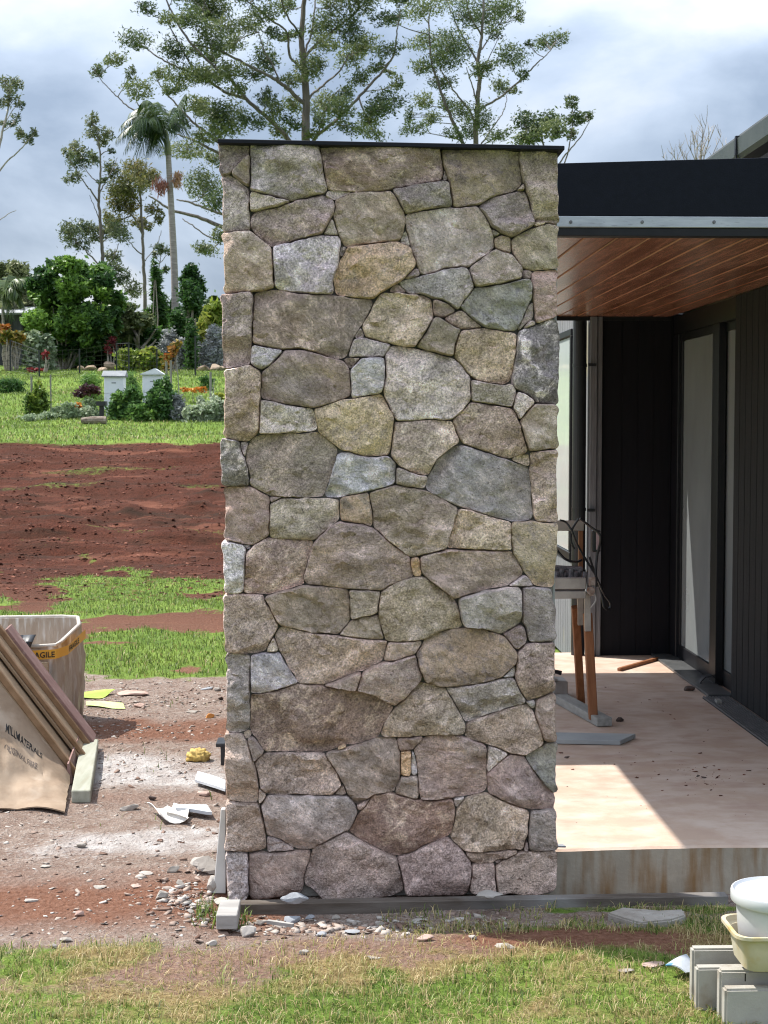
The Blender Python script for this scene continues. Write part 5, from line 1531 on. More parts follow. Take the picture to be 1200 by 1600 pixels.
def gum(label, D, limbs, clumps, seed, mat=None, bark=None, dens=1.0, leaf=(.19, .058), tw=.020, cat='tree', name='gum_tree', group='gum trees on the hill', depth=2.6, ldroop=.5):
    """limbs: (photo points, width px at start, width px at end); clumps: (x, y, rx, ry) on the photo; D metres away"""
    r = np.random.default_rng(seed); rr = random.Random(seed)
    k = D / 2400
    b0 = onY(*limbs[0][0][0], D); b0.z = gz1(b0.x, D) - .15
    t = empty(name, b0, label, cat, group)
    mb = MB(); sk = []
    for i, (pts, w0, w1) in enumerate(limbs):
        off = 0 if i == 0 else rr.uniform(-depth, depth)
        P = []
        for q, (x, y) in enumerate(pts):
            f = q / max(1, len(pts) - 1)
            P.append(onY(x, y, D + off * f))
        if i == 0: P = [b0.copy()] + P[1:] if len(P) > 1 else P
        C = catmull(P)
        wob = k * .8
        C = [c + Vector((rr.uniform(-wob, wob), 0, rr.uniform(-wob, wob))) if 0 < q < len(C) - 1 else c for q, c in enumerate(C)]
        n = len(C)
        mb.tube(C, [k * .5 * (w0 + (w1 - w0) * q / (n - 1)) for q in range(n)], 7 if w0 > 5 else 5)
        sk += C[1:]
    SK = np.array([tuple(c) for c in sk])
    VV = []; nv = 0; TT = []
    for (x, y, rx, ry) in clumps:
        c = onY(x, y, D + rr.uniform(-depth, depth))
        d = np.linalg.norm((SK - np.array(c)) * np.array([1, .5, 1.0]) - np.array([0, 0, -.0]), axis=1) + np.maximum(SK[:, 2] - c.z, 0) * 1.5
        a = Vector(SK[int(np.argmin(d))])
        base = c - Vector((0, 0, ry * k * .4))
        m = a.lerp(base, .5) + Vector((rr.uniform(-.2, .2), 0, -abs(base.z - a.z) * .12 + rr.uniform(-.1, .1)))
        C = catmull([a, m, base], 4)
        ln = (base - a).length
        if ln < 9: mb.tube(C, [tw * (1 + ln * .25) * (1 - .55 * q / (len(C) - 1)) for q in range(len(C))], 4, cap=False)
        for q in range(3 + int(rx / 9)):
            e = c + Vector((rr.uniform(-.8, .8) * rx * k, rr.uniform(-.7, .7) * rx * k, rr.uniform(-.2, .75) * ry * k))
            s = C[rr.randint(len(C) // 2, len(C) - 1)]
            mb.tube([s, s.lerp(e, .5) + Vector((0, 0, .05)), e], [tw * .75, tw * .55, tw * .3], 4, cap=False)
        n = int(dens * (rx * ry) * 1.7) + 18
        pts, j = clump_pts(c, rx * k * 1.12, rx * k, ry * k * 1.35, n, r)
        pts[:, 2] += (pts[:, 0] - c.x) * rr.uniform(-.3, .3)
        VV.append(pts); TT.append(np.clip(rr.uniform(.15, .75) + r.normal(0, .16, n) + .15 * np.sin(j * 7.1), 0, 1))
    mb.build('trunk', bark or M_BARK, t, smooth=True, fix=False)
    C = np.concatenate(VV)
    V, F = leaf_quads(C, leaf[0], leaf[1], ldroop, r)
    raw_mesh('crown', V, F, mat or M_GUM, t, tone=np.concatenate(TT))
    return t
big_limbs = [
 ([(483, 560), (483, 400), (481, 280), (478, 218), (478, 170), (476, 120), (473, 90), (471, 60), (474, 20), (476, -30), (474, -70)], 17, 5),
 ([(478, 165), (460, 148), (440, 131), (417, 117), (387, 102), (355, 84), (325, 74), (300, 70)], 7, 2),
 ([(481, 260), (449, 216), (430, 196), (411, 178), (385, 155), (361, 125), (338, 108), (300, 70), (280, 40), (262, 5), (255, -20)], 8, 2),
 ([(482, 245), (492, 216), (522, 190), (551, 162), (580, 131), (600, 108), (615, 87), (619, 65), (621, 44), (626, 15)], 6, 1.5),
 ([(479, 170), (484, 152), (504, 134), (530, 111), (545, 85)], 5, 2),
 ([(474, 108), (466, 102), (452, 85), (449, 52), (425, 32), (402, 13), (376, -5)], 5, 2),
 ([(472, 98), (480, 70), (487, 52), (492, 12), (495, -30)], 4, 2),
 ([(475, 92), (490, 73), (512, 54), (533, 38), (555, 20), (574, 0), (600, -25)], 5, 2),
 ([(472, 62), (462, 44), (446, 20), (438, -10)], 4, 2),
 ([(483, 420), (420, 385), (348, 355), (308, 339), (273, 330), (245, 314), (232, 306)], 9, 2),
 ([(483, 400), (420, 360), (348, 335), (312, 322), (289, 314), (276, 312)], 6, 2),
 ([(385, 155), (350, 143), (325, 126), (300, 114), (272, 102), (248, 90), (232, 78), (219, 67), (204, 47)], 5, 1.2),
 ([(430, 270), (380, 254), (341, 239), (318, 227), (295, 216), (277, 210)], 7, 2),
 ([(400, 262), (355, 232), (330, 213), (310, 198), (292, 181), (275, 162), (260, 146), (245, 125)], 6, 1.5),
 ([(292, 181), (250, 178), (210, 172), (190, 158), (175, 143), (160, 128), (146, 108)], 3.2, 1),
 ([(340, 110), (325, 60), (318, 20), (322, -10)], 3, 1.5),
 ([(438, 131), (425, 100), (412, 78), (404, 50)], 3, 1.5),
 ([(300, 105), (275, 60), (262, 30), (268, 0)], 3, 1.2),
 ([(483, 430), (420, 395), (370, 380), (330, 372), (300, 352), (285, 342)], 4, 1.5),
 ([(560, 150), (575, 190), (592, 215)], 3, 2),
 ([(495, 216), (512, 165), (530, 140)], 3, 1.5),
]
big_cl = '''230,13,15,8 213,63,25,12 181,93,17,9 152,111,11,9 204,117,9,9 271,79,20,15 251,117,16,10 216,140,20,12 295,120,32,12 306,166,17,12
298,29,20,13 320,14,25,18 330,60,22,22 306,78,14,10 335,117,25,12 344,178,14,16 338,205,14,8 290,235,33,11 318,290,28,22 286,192,12,8
341,18,22,14 408,23,30,11 350,44,20,12 361,67,20,14 415,90,20,20 318,117,24,12 358,114,22,12 396,117,16,10 455,128,18,9 453,56,18,7
428,52,14,8 478,108,18,16 498,102,12,14 510,67,20,11 510,38,26,17 545,46,22,17 548,87,22,17 571,70,22,13 606,28,25,8 603,79,20,9
562,122,16,11 542,146,14,10 609,114,9,6 620,131,9,9 603,160,27,15 580,186,22,10 592,172,20,10 352,187,30,24 318,169,18,12 320,215,20,8
417,155,15,12 428,175,15,14 457,163,14,12 457,192,16,8 510,163,25,17 533,169,20,14 504,190,16,10 486,210,12,6 400,-15,40,14 470,-25,50,14
555,-20,45,16 300,-12,40,14 625,-8,20,14 350,-18,30,12 335,250,14,10 335,315,16,12 321,389,20,10 342,368,12,10 250,345,0,0 385,40,20,10
370,140,16,9 395,190,20,10 435,205,18,8 270,140,18,9 560,10,24,12 520,5,20,10 445,10,18,9 590,105,14,8 575,205,24,8 540,200,18,9 265,30,16,9 335,90,16,10'''
def cl(s): return [c for c in (tuple(float(a) for a in q.split(',')) for q in s.split()) if c[2] > 0]
gum('broad spreading gum tree rising behind the middle of the pillar', 70, big_limbs, cl(big_cl), 21, dens=1.5)
r_limbs = [
 ([(741, 545), (742, 400), (742, 290), (743, 218), (746, 163), (749, 125), (747, 96), (752, 58), (755, 17), (756, -25)], 11, 3),
 ([(742, 300), (732, 258), (721, 218), (707, 188), (696, 163), (688, 140), (680, 115), (674, 96), (670, 44), (673, 10)], 7, 2),
 ([(742, 200), (737, 178), (717, 152), (702, 131), (687, 108)], 4, 1.5),
 ([(748, 105), (743, 90), (725, 61), (711, 32), (696, -5)], 4, 1.5),
 ([(745, 176), (752, 169), (781, 152), (810, 128), (833, 105), (847, 92), (862, 76)], 4.5, 1.2),
 ([(743, 240), (757, 218), (775, 192), (786, 175), (792, 155)], 3, 1),
 ([(750, 82), (755, 73), (775, 44), (792, 22)], 3, 1.2),
 ([(746, 160), (738, 135), (729, 105)], 3, 1.2),
 ([(752, 55), (735, 25), (728, -5)], 3, 1.2),
 ([(747, 130), (760, 100), (778, 60)], 2.5, 1),
]
r_cl = '''661,12,30,15 615,32,12,7 725,23,20,13 763,26,34,17 790,9,24,10 810,26,9,8 772,52,12,10 667,64,30,11 705,70,26,18 693,92,38,16 658,105,15,9
798,90,26,14 816,118,10,7 781,134,14,12 804,143,8,5 851,66,17,10 874,62,13,10 827,68,8,5 749,111,15,10 696,128,22,10 717,175,17,14 699,163,15,10 661,159,14,12
673,187,15,10 647,201,20,8 749,184,20,18 734,204,12,10 781,212,20,8 711,210,18,8 763,102,12,8 745,-10,40,14 690,-8,20,10 640,180,8,10'''
gum('tall gum tree with a leaning second stem behind the right half of the pillar', 76, r_limbs, cl(r_cl), 22, dens=1.5)
gum('small gum tree peeping over the right end of the pillar cap', 62,
    [([(868, 545), (862, 400), (858, 300), (850, 230), (842, 205)], 6, 2), ([(858, 290), (876, 252), (897, 227), (912, 205), (921, 188)], 3, 1), ([(860, 300), (884, 250), (893, 205), (895, 168)], 3, 1), ([(855, 260), (830, 220), (820, 195)], 3, 1)],
    cl('822,190,18,12 857,190,18,12 842,206,32,12 874,207,12,10 892,160,11,8 897,187,15,9 919,181,9,7 893,210,9,7 824,218,20,8'), 23, dens=1.5, depth=1.2)
gum('slender bare legged gum tree left of the palm', 64,
    [([(162, 500), (161, 433), (159, 383), (156, 337), (154, 311), (156, 288), (157, 249), (153, 220), (147, 195)], 6.5, 1.6), ([(154, 318), (144, 300), (135, 290), (122, 270), (112, 255)], 3, 1),
     ([(156, 302), (166, 282), (176, 264), (184, 246)], 2.5, .8), ([(160, 420), (140, 398), (124, 382), (108, 366)], 3, 1), ([(157, 350), (150, 330), (140, 305)], 2, .8), ([(161, 425), (176, 405), (186, 380)], 2.5, 1), ([(158, 380), (170, 372), (186, 362)], 2, .8), ([(156, 290), (136, 268), (124, 250)], 2, .8)],
    cl('143,187,9,8 152,210,15,10 168,210,8,8 119,234,13,10 126,250,19,14 114,277,13,9 176,264,12,11 146,248,8,8 174,236,5,4 160,283,7,5 105,362,14,11 122,376,18,13 146,367,12,12 163,362,12,9 184,362,18,12 128,355,15,9 175,400,14,9 181,420,14,8 192,435,12,8 207,452,16,11 172,432,10,8 105,240,7,6 160,222,9,7'), 24, M_GUMD, depth=1.2, dens=1.25)
gum('bronze topped gum tree just left of the palm trunk', 66,
    [([(228, 500), (227, 470), (225, 430), (224, 402), (223, 364), (221, 335), (220, 307), (219, 285)], 6.5, 2.5), ([(224, 370), (212, 345), (196, 325), (186, 310)], 3, 1), ([(222, 345), (238, 335), (250, 338)], 2, 1), ([(220, 320), (205, 295), (198, 280)], 2.5, 1), ([(224, 400), (208, 385), (196, 368)], 2.5, 1), ([(227, 408), (246, 380), (252, 360)], 1.5, .8)],
    cl('212,266,22,13 200,289,26,17 183,299,15,14 224,282,18,14 239,274,12,9 183,322,14,12 204,326,13,10 181,353,18,12 170,345,10,10 216,347,12,9 239,326,12,8 250,341,8,8 229,353,9,6 198,305,16,12'), 25, M_GUMB, depth=1.2, dens=1.45)
gum('thin sapling with an umbrella top between gum and palm', 60, [([(256, 500), (248, 445), (247, 425), (251, 408), (251, 392)], 2.2, 1), ([(248, 440), (254, 425), (258, 418)], 1.5, .8), ([(250, 412), (243, 400)], 1.2, .7), ([(251, 410), (262, 396)], 1.2, .7)], cl('250,388,14,6 259,421,7,5 243,398,6,4 264,394,6,4'), 26, M_GUMD, depth=.6, dens=1.3, tw=.015)
gum('airy gum tree cut by the left edge of the photo', 62,
    [([(-40, 520), (-30, 400), (-10, 280), (2, 215), (10, 180), (15, 150), (18, 128)], 6, 1.2), ([(-15, 290), (8, 256), (29, 236), (40, 224), (46, 216)], 3, 1), ([(5, 205), (24, 190)], 1.5, .8), ([(-22, 360), (8, 338), (25, 328)], 2, .8), ([(8, 190), (24, 168), (32, 160)], 1.5, .8), ([(0, 220), (-8, 190), (-6, 170)], 2, 1)],
    cl('6,128,8,8 24,131,10,11 18,157,12,9 32,163,7,6 23,189,10,8 6,192,8,6 32,210,8,8 44,219,8,8 54,207,6,6 14,142,10,8 -4,160,9,9'), 27, M_GUMD, depth=1.0, dens=.95, bark=M_BARKP)

# palm
M_PTRUNK = pm('palm_trunk', (.20, .175, .155, 1), (.31, .28, .26, 1), 3, .9, .004, 8, stretch=(1, 1, 7), c3=(.14, .12, .10, 1), s3=3, lo3=.55, hi3=.7, st3=(.5, .5, 9))
M_PSHAFT = pm('palm_crownshaft', (.10, .12, .045, 1), (.16, .16, .07, 1), 4, .6)
M_PALM = leafm('palm_leaflets', [(0.015, 0.035, 0.014, 1), (0.035, 0.065, 0.019, 1), (0.074, 0.113, 0.026, 1), (0.130, 0.174, 0.043, 1)], 0.15, .4)
M_PFRUIT = leafm('palm_flowers', [(.30, .13, .10, 1), (.38, .20, .14, 1), (.50, .34, .18, 1)], .2, .8)
def frond_leaf(P, r, L0, w, Vs, Fs, Ts, tone, droop=.8):
    """leaflets along a curved rib P (list of Vectors)"""
    n = len(P)
    for i in range(2, n):
        t = (P[i] - P[i - 1]).normalized(); f = i / n
        side = t.cross(Vector((0, 0, 1)));
        if side.length < .05: side = Vector((0, 1, 0))
        side.normalize()
        L = L0 * (math.sin(math.pi * (.12 + .85 * f)) * .8 + .2)
        for sg in (-1, 1):
            d = (side * sg * .8 + t * .55 + Vector((0, 0, -droop * r.uniform(.5, 1.1)))).normalized()
            p = P[i]; q = p + d * L * .55; e = p + d * L * .85 + Vector((0, 0, -L * .35))
            wv = t * w
            b = len(Vs)
            Vs += [tuple(p - wv * .5), tuple(p + wv * .5), tuple(q + wv * .5), tuple(q - wv * .5), tuple(e + wv * .08), tuple(e - wv * .08)]
            Fs += [(b, b + 1, b + 2, b + 3), (b + 3, b + 2, b + 4, b + 5)]
            tn = min(1, max(0, tone + r.gauss(0, .13))); Ts += [tn, tn]
def palm(label, D, trunk, tips, centre, w0, w1, seed, L0, leafw, group=None, fruit=None, shaft=True):
    r = random.Random(seed)
    b0 = onY(*trunk[0], D); b0.z = gz1(b0.x, D) - .1
    t = empty('palm_tree', b0, label, 'palm', group)
    k = D / 2400
    P = catmull([b0] + [onY(x, y, D) for x, y in trunk[1:]], 5)
    m = MB(); m.tube(P, [k * .5 * (w0 + (w1 - w0) * i / (len(P) - 1)) for i in range(len(P))], 10); m.build('trunk', M_PTRUNK, t, smooth=True)
    c = onY(*centre, D)
    if shaft:
        m = MB(); m.tube([P[-1], P[-1].lerp(c, .5), c], [k * w1 * .62, k * w1 * .6, k * w1 * .25], 10); m.build('crownshaft', M_PSHAFT, t, smooth=True)
    for i, (x, y, lift, dy, tone) in enumerate(tips):
        e = onY(x, y, D + dy)
        mid = c.lerp(e, .5) + Vector((0, 0, lift * k))
        R_ = [c * (1 - q) ** 2 + mid * 2 * q * (1 - q) + e * q * q for q in [j / 26 for j in range(27)]]
        Vs, Fs, Ts = [], [], []
        frond_leaf(R_, r, L0, leafw, Vs, Fs, Ts, tone)
        # rib as thin four sided strip
        for j in range(len(R_) - 1):
            b = len(Vs); h = .018
            Vs += [tuple(R_[j] + Vector((0, 0, h))), tuple(R_[j + 1] + Vector((0, 0, h))), tuple(R_[j + 1] - Vector((0, 0, h))), tuple(R_[j] - Vector((0, 0, h)))]
            Fs.append((b, b + 1, b + 2, b + 3)); Ts.append(min(1, tone + .3))
        raw_mesh('frond', np.array(Vs), np.array(Fs), M_PALM, t, tone=Ts)
    if fruit:
        for (x, y, rx, ry, tn) in fruit:
            rg = np.random.default_rng(seed + int(x)); cc = onY(x, y, D - .2); n = 260
            pts, j = clump_pts(cc, rx * k, rx * k * .6, ry * k, n, rg, dome=False)
            pts = np.array(cc)[None] + (pts - np.array(cc)[None]) * rg.random((n, 1)) ** .3
            V, F = leaf_quads(pts, .26, .04, 1.6, rg)
            raw_mesh('flower_spray', V, F, M_PFRUIT, t, tone=np.clip(tn + rg.normal(0, .12, n), 0, 1))
    return t
palm('tall slender palm with windblown fronds and a pinkish flower spray on its trunk', 56, [(274, 520), (273, 440), (269, 350), (265, 280), (263, 242)],
     [(183, 216, 40, 0, 0.19), (190, 196, 42, .5, 0.26), (205, 178, 42, 1.0, 0.41), (222, 160, 35, -.5, 0.56), (245, 160, 26, .4, 0.60), (289, 148, 6, 0, 0.26), (283, 196, 14, .8, 0.30), (196, 232, 44, -.8, 0.15), (212, 240, 44, .7, 0.19), (228, 240, 34, 0, 0.22), (244, 238, 26, -.6, 0.22), (214, 208, 36, 1.2, 0.34), (232, 190, 26, -1, 0.38), (272, 168, 14, .6, 0.38), (200, 206, 42, -1.2, 0.30), (236, 216, 30, .2, 0.30)],
     (259, 205), 12, 8, 31, .78, .05, fruit=[(249, 290, 14, 16, 0.09), (277, 281, 9, 12, 0.71)])

# ------------------------------------------------------------------ shrubs
M_TWIG = pm('shrub_stems', (.20, .17, .14, 1), (.34, .30, .26, 1), 6, .9)
M_BUSH = leafm('dark_glossy_leaves', [(0.023, 0.058, 0.019, 1), (0.051, 0.113, 0.029, 1), (0.108, 0.205, 0.043, 1), (0.195, 0.332, 0.058, 1)], 0.4, .4)
M_BUSH2 = leafm('olive_leaves', [(0.069, 0.097, 0.039, 1), (0.124, 0.159, 0.062, 1), (0.193, 0.221, 0.097, 1), (0.304, 0.304, 0.166, 1)], 0.38, .5)
M_LIMEL = leafm('yellow_green_leaves', [(0.055, 0.110, 0.022, 1), (0.132, 0.209, 0.033, 1), (0.264, 0.330, 0.055, 1), (0.396, 0.396, 0.077, 1)], 0.35, .5)
M_ORANGE = leafm('croton_leaves', [(0.075, 0.098, 0.022, 1), (0.255, 0.195, 0.030, 1), (0.360, 0.150, 0.030, 1), (0.338, 0.068, 0.022, 1)], .25, .5)
M_SILV = leafm('silver_leaves', [(.14, .16, .15, 1), (.25, .265, .26, 1), (.35, .355, .36, 1), (.44, .45, .45, 1)], .2, .7)
M_PALE = leafm('pale_leaves', [(0.115, 0.172, 0.081, 1), (0.230, 0.299, 0.172, 1), (0.380, 0.437, 0.299, 1), (0.552, 0.575, 0.460, 1)], 0.3, .6)
M_PURP = leafm('purple_leaves', [(.03, .012, .015, 1), (.07, .022, .03, 1), (.11, .04, .05, 1)], .2, .5)
M_MIDG = leafm('mid_green_leaves', [(0.032, 0.082, 0.024, 1), (0.073, 0.154, 0.041, 1), (0.130, 0.244, 0.056, 1), (0.227, 0.356, 0.082, 1)], 0.36, .5)
M_OFLOW = leafm('orange_flowers', [(.06, .10, .02, 1), (.50, .16, .02, 1), (.62, .25, .03, 1), (.65, .34, .05, 1)], .2, .6)
M_REDF = leafm('red_leaves', [(0.056, 0.010, 0.014, 1), (0.175, 0.021, 0.028, 1), (0.294, 0.042, 0.042, 1)], .2, .5)
def shrub(label, D, clumps, mat, seed, leaf=(.16, .09), dens=1.6, stems=None, name='shrub', cat='shrub', group=None, droop=.1, depth=.5, tone=(.2, .75), stemmat=None, sw=None, fill=True):
    if sw is None: sw = .03 if D > 45 else .006
    r = np.random.default_rng(seed); rr = random.Random(seed); k = D / 2400
    xs = [c[0] for c in clumps]; cx = sum(xs) / len(xs)
    b0 = onY(cx, 600, D); b0.z = gz1(b0.x, D) - .03
    t = empty(name, b0, label, cat, group)
    VV, TT = [], []; mb = MB()
    for (x, y, rx, ry) in clumps:
        c = onY(x, y, D + rr.uniform(-depth, depth))
        n = int(dens * rx * ry) + 20
        pts, j = clump_pts(c, rx * k, rx * k * .9, ry * k, n, r, dome=False)
        if fill:
            # leaves carry on down to the ground below the clump
            gap = max(0, c.z - ry * k * .6 - b0.z); q = int(dens * rx * gap / k * .55)
            if q > 3:
                ext = np.stack([c.x + r.normal(0, .5, q) * rx * k, c.y + r.normal(0, .5, q) * rx * k, b0.z + r.random(q) * (gap + ry * k * .5)], 1)
                pts = np.concatenate([pts, ext])
        pts = pts[pts[:, 2] > gz(pts[:, 0], pts[:, 1]) - .03]; n = len(pts)
        j = r.integers(0, 9, n)
        VV.append(pts); TT.append(np.clip(rr.uniform(*tone) + r.normal(0, .17, n), 0, 1))
        for q in range(2):
            a = Vector((c.x * .75 + b0.x * .25 + rr.uniform(-.3, .3) * rx * k, c.y, 0)); a.z = gz1(a.x, a.y) - .03
            if not stems: mb.tube([a, a.lerp(c, .5) + Vector((rr.uniform(-.1, .1), 0, .05)), c], [sw, sw * .7, sw * .35], 5, cap=False)
    if stems:
        for pts in stems:
            P = catmull([onY(x, y, D + rr.uniform(-.3, .3)) for x, y in pts], 4)
            mb.tube(P, [sw * (1 - .6 * i / (len(P) - 1)) for i in range(len(P))], 5)
    mb.build('stems', stemmat or M_TWIG, t, smooth=True, fix=False)
    V, F = leaf_quads(np.concatenate(VV), leaf[0], leaf[1], droop, r)
    raw_mesh('foliage', V, F, mat, t, tone=np.concatenate(TT))
    return t
def blob(x0, x1, y0, y1, n, seed, rmin=9, rmax=17, inside=True):
    """clumps filling a rounded outline on the photo"""
    r = random.Random(seed); out = []; cx, cy = (x0 + x1) / 2, (y0 + y1) / 2
    while len(out) < n:
        a = r.uniform(0, 6.283); q = r.random() ** .5
        R_ = r.uniform(rmin, rmax)
        x = cx + math.cos(a) * q * ((x1 - x0) / 2 - R_ * .5); y = cy + math.sin(a) * q * ((y1 - y0) / 2 - R_ * .5)
        out.append((x, y, R_, R_ * r.uniform(.7, .95)))
    return out
fan = [[(100 + d, 580), (100 + d * 2.2, 555), (100 + d * 4.2, 520), (100 + d * 6, 470)] for d in (-8, -5, -3, -1, 1, 3, 5, 8, 10)]
shrub('large dense dark green bush with pale fanned stems behind the wire fence', 52, blob(36, 190, 402, 545, 80, 3, 8, 17) + blob(70, 190, 470, 570, 30, 4, 10, 16), M_BUSH, 41, (.20, .10), 2.6, fan, depth=1.3, tone=(.0, 1.0), sw=.035, fill=False)
shrub('pale olive shrub behind the left side of the big dark bush', 58, blob(-30, 75, 408, 520, 34, 5, 9, 15), M_BUSH2, 42, (.26, .06), 2.0, depth=1.0, tone=(.2, .9))
shrub('dusty grey green shrub behind the roof at the left edge', 56, blob(-20, 45, 460, 545, 9, 6, 10, 15), M_BUSH2, 43, (.30, .1), 1.2, tone=(.3, .9))
shrub('orange and yellow croton beside the shed', 50, blob(0, 40, 505, 545, 9, 7, 7, 11), M_ORANGE, 44, (.2, .1), 1.5, tone=(.1, .7), fill=False)
shrub('white speckled green shrub left of the pale fanned stems', 50.5, blob(38, 85, 505, 575, 11, 8, 8, 12), M_PALE, 45, (.2, .1), 1.5, tone=(.05, .6))
shrub('frangipani with bare pale forked branches and grey green leaves', 53, blob(165, 240, 462, 535, 16, 9, 9, 14), M_BUSH2, 46, (.26, .12), 1.4,
      [[(216, 545), (214, 525), (205, 512), (196, 505)], [(216, 545), (217, 522), (222, 505)], [(220, 545), (232, 532), (243, 515)], [(220, 548), (236, 540), (244, 530)], [(216, 545), (210, 530), (192, 515), (182, 527)]], tone=(.2, .8), sw=.06, fill=False)
shrub('feathery dark green bamboo clump beside the palm trunk', 57, [(244, 440, 7, 18), (242, 420, 4, 14), (250, 470, 12, 18), (262, 490, 16, 18), (250, 500, 16, 16), (275, 490, 12, 16), (236, 495, 10, 14)], M_BUSH, 47, (.42, .07), 1.8, depth=.6, tone=(.2, .6), fill=False)
shrub('narrow upright dark evergreen right of the palm trunk', 51, [(297, 425, 10, 14), (300, 440, 16, 16), (296, 455, 16, 16), (302, 468, 16, 16), (300, 484, 14, 14), (292, 435, 9, 12), (308, 450, 12, 14)], M_BUSH, 48, (.16, .08), 3.2, depth=.5, tone=(.0, .45), fill=False)
shrub('slim dark conifer in front of the silver bushes', 50, [(299, 520, 9, 14), (300, 540, 9, 14), (298, 560, 8, 12), (298, 508, 8, 10)], M_BUSH, 49, (.14, .07), 2.2, depth=.3, tone=(.1, .5))
shrub('silver grey bush left of the slim conifer', 51, blob(250, 292, 512, 560, 9, 12, 8, 12), M_SILV, 50, (.15, .06), 1.8)
shrub('silver grey bush between the slim conifer and the pillar', 51, blob(306, 356, 510, 565, 10, 13, 8, 12), M_SILV, 51, (.15, .06), 1.8)
shrub('yellow green hedge plant behind the two beehives', 49, blob(180, 258, 538, 580, 14, 14, 9, 13), M_LIMEL, 52, (.18, .11), 1.8, tone=(.2, .8))
shrub('orange leaved plant at the right end of the yellow green hedge', 48.5, [(262, 560, 9, 10), (270, 548, 9, 9), (277, 540, 6, 7), (258, 572, 8, 8)], M_ORANGE, 53, (.16, .08), 1.5, tone=(.2, .7), fill=False)
shrub('red leaved cordyline in the shade of the big bush', 51, [(172, 520, 7, 10), (176, 534, 7, 10), (168, 545, 5, 8)], M_REDF, 54, (.26, .05), .9, fill=False, tone=(.0, .55))
shrub('red flowering plant at the fence below the pale stems', 49, [(70, 552, 5, 5), (72, 560, 4, 4)], M_REDF, 55, (.14, .1), 1.6, tone=(.5, .9), fill=False)
shrub('yellowing banana plant near the pillar behind the silver bush', 53, [(325, 500, 10, 16), (335, 490, 14, 14), (318, 508, 8, 10)], M_LIMEL, 56, (.5, .14), 1.2, droop=-.4, tone=(.4, .95))
shrub('dark understorey shrub below the frangipani', 54, blob(60, 270, 495, 585, 40, 15, 10, 15), M_BUSH, 57, (.2, .1), 1.8, tone=(.0, .45))
shrub('dark understorey shrub right of the bamboo clump', 55, blob(245, 360, 480, 575, 26, 16, 10, 15), M_BUSH, 58, (.2, .1), 1.8, tone=(.05, .6))
palm('small palm with arching green fronds near the pillar', 54, [(345, 560), (344, 530), (342, 505)], [(315, 480, 14, 0, 0.38), (322, 468, 16, .4, 0.45), (335, 462, 12, -.3, 0.45), (352, 462, 10, 0, 0.38), (362, 475, 12, .3, 0.38), (312, 496, 18, .2, 0.34), (330, 478, 14, -.5, 0.49), (366, 495, 16, 0, 0.38)], (341, 498), 6, 4, 33, .55, .05, shaft=False)
palm('pale drooping palm in front of the grey green shrub at the left edge', 53, [(8, 560), (6, 520), (4, 480)], [(34, 440, 26, 0, 0.52), (45, 436, 22, .4, 0.56), (-20, 445, 20, 0, .6), (28, 460, 26, -.4, 0.60), (15, 430, 16, .4, 0.52), (38, 478, 30, .2, 0.60), (20, 500, 30, -.3, 0.52)], (5, 462), 6, 4, 34, .6, .05, shaft=False)

# garden in front of the fence
G = 36.0
shrub('leafy green shrub growing against the left beehive', 35, blob(168, 222, 600, 656, 14, 20, 8, 12), M_MIDG, 61, (.11, .06), 2.2, depth=.35, tone=(.15, .8))
shrub('tall green shrub covering the front of the right beehive', 35, [(250, 610, 12, 14), (258, 600, 10, 12), (240, 622, 12, 12), (255, 630, 18, 16), (270, 625, 12, 14), (246, 642, 14, 11), (265, 643, 14, 11)], M_MIDG, 62, (.11, .06), 2.3, depth=.35, tone=(.05, .6))
shrub('low bright green shrub between the two beehive shrubs', 34.8, [(225, 642, 14, 10), (212, 640, 10, 9), (235, 646, 10, 8)], M_MIDG, 63, (.10, .06), 2.4, depth=.25, tone=(.5, .9))
shrub('grey green lavender bush right of the tall green shrub', 34.8, [(280, 628, 11, 14), (284, 640, 10, 10), (275, 642, 9, 10)], M_SILV, 64, (.10, .035), 2.4, depth=.25, tone=(.0, .4))
shrub('white green cushion plant beside the lavender', 34.5, [(300, 642, 13, 9), (293, 645, 8, 7), (309, 645, 8, 7)], M_PALE, 65, (.08, .045), 2.6, depth=.2, tone=(.4, .9))
shrub('pale silvery ground plant next to the pillar edge', 34.8, [(325, 636, 15, 11), (340, 630, 12, 11), (335, 645, 13, 8), (352, 636, 12, 10), (315, 628, 8, 8)], M_PALE, 66, (.09, .05), 2.4, depth=.25, tone=(.3, .8))
shrub('wispy fennel plant between the beehives', 37, [(205, 600, 9, 18), (212, 612, 9, 16), (200, 618, 7, 12)], M_MIDG, 67, (.18, .02), 2.8, droop=-.6, depth=.2, tone=(.3, .7))
shrub('purple leaved bush on the lawn left of the beehives', 38, [(128, 612, 10, 7), (140, 608, 12, 8), (150, 610, 8, 6), (120, 615, 7, 5)], M_PURP, 68, (.09, .05), 2.6, depth=.25, fill=False)
shrub('orange marigolds in the herb bed', 36, [(122, 633, 6, 4), (118, 636, 5, 3)], M_OFLOW, 69, (.07, .06), 4, depth=.15, tone=(.55, .95), name='flower_patch', cat='flowers')
shrub('row of orange flowers near the pillar edge', 39, [(288, 609, 8, 4), (302, 610, 12, 4), (315, 609, 10, 4)], M_OFLOW, 70, (.07, .05), 2.2, depth=.15, tone=(.2, .8), fill=False, name='flower_patch', cat='flowers')
shrub('yellow flowers close to the pillar edge', 38, [(343, 617, 9, 4), (335, 620, 6, 3)], M_LIMEL, 71, (.08, .06), 3, depth=.15, tone=(.7, 1), name='flower_patch', cat='flowers')
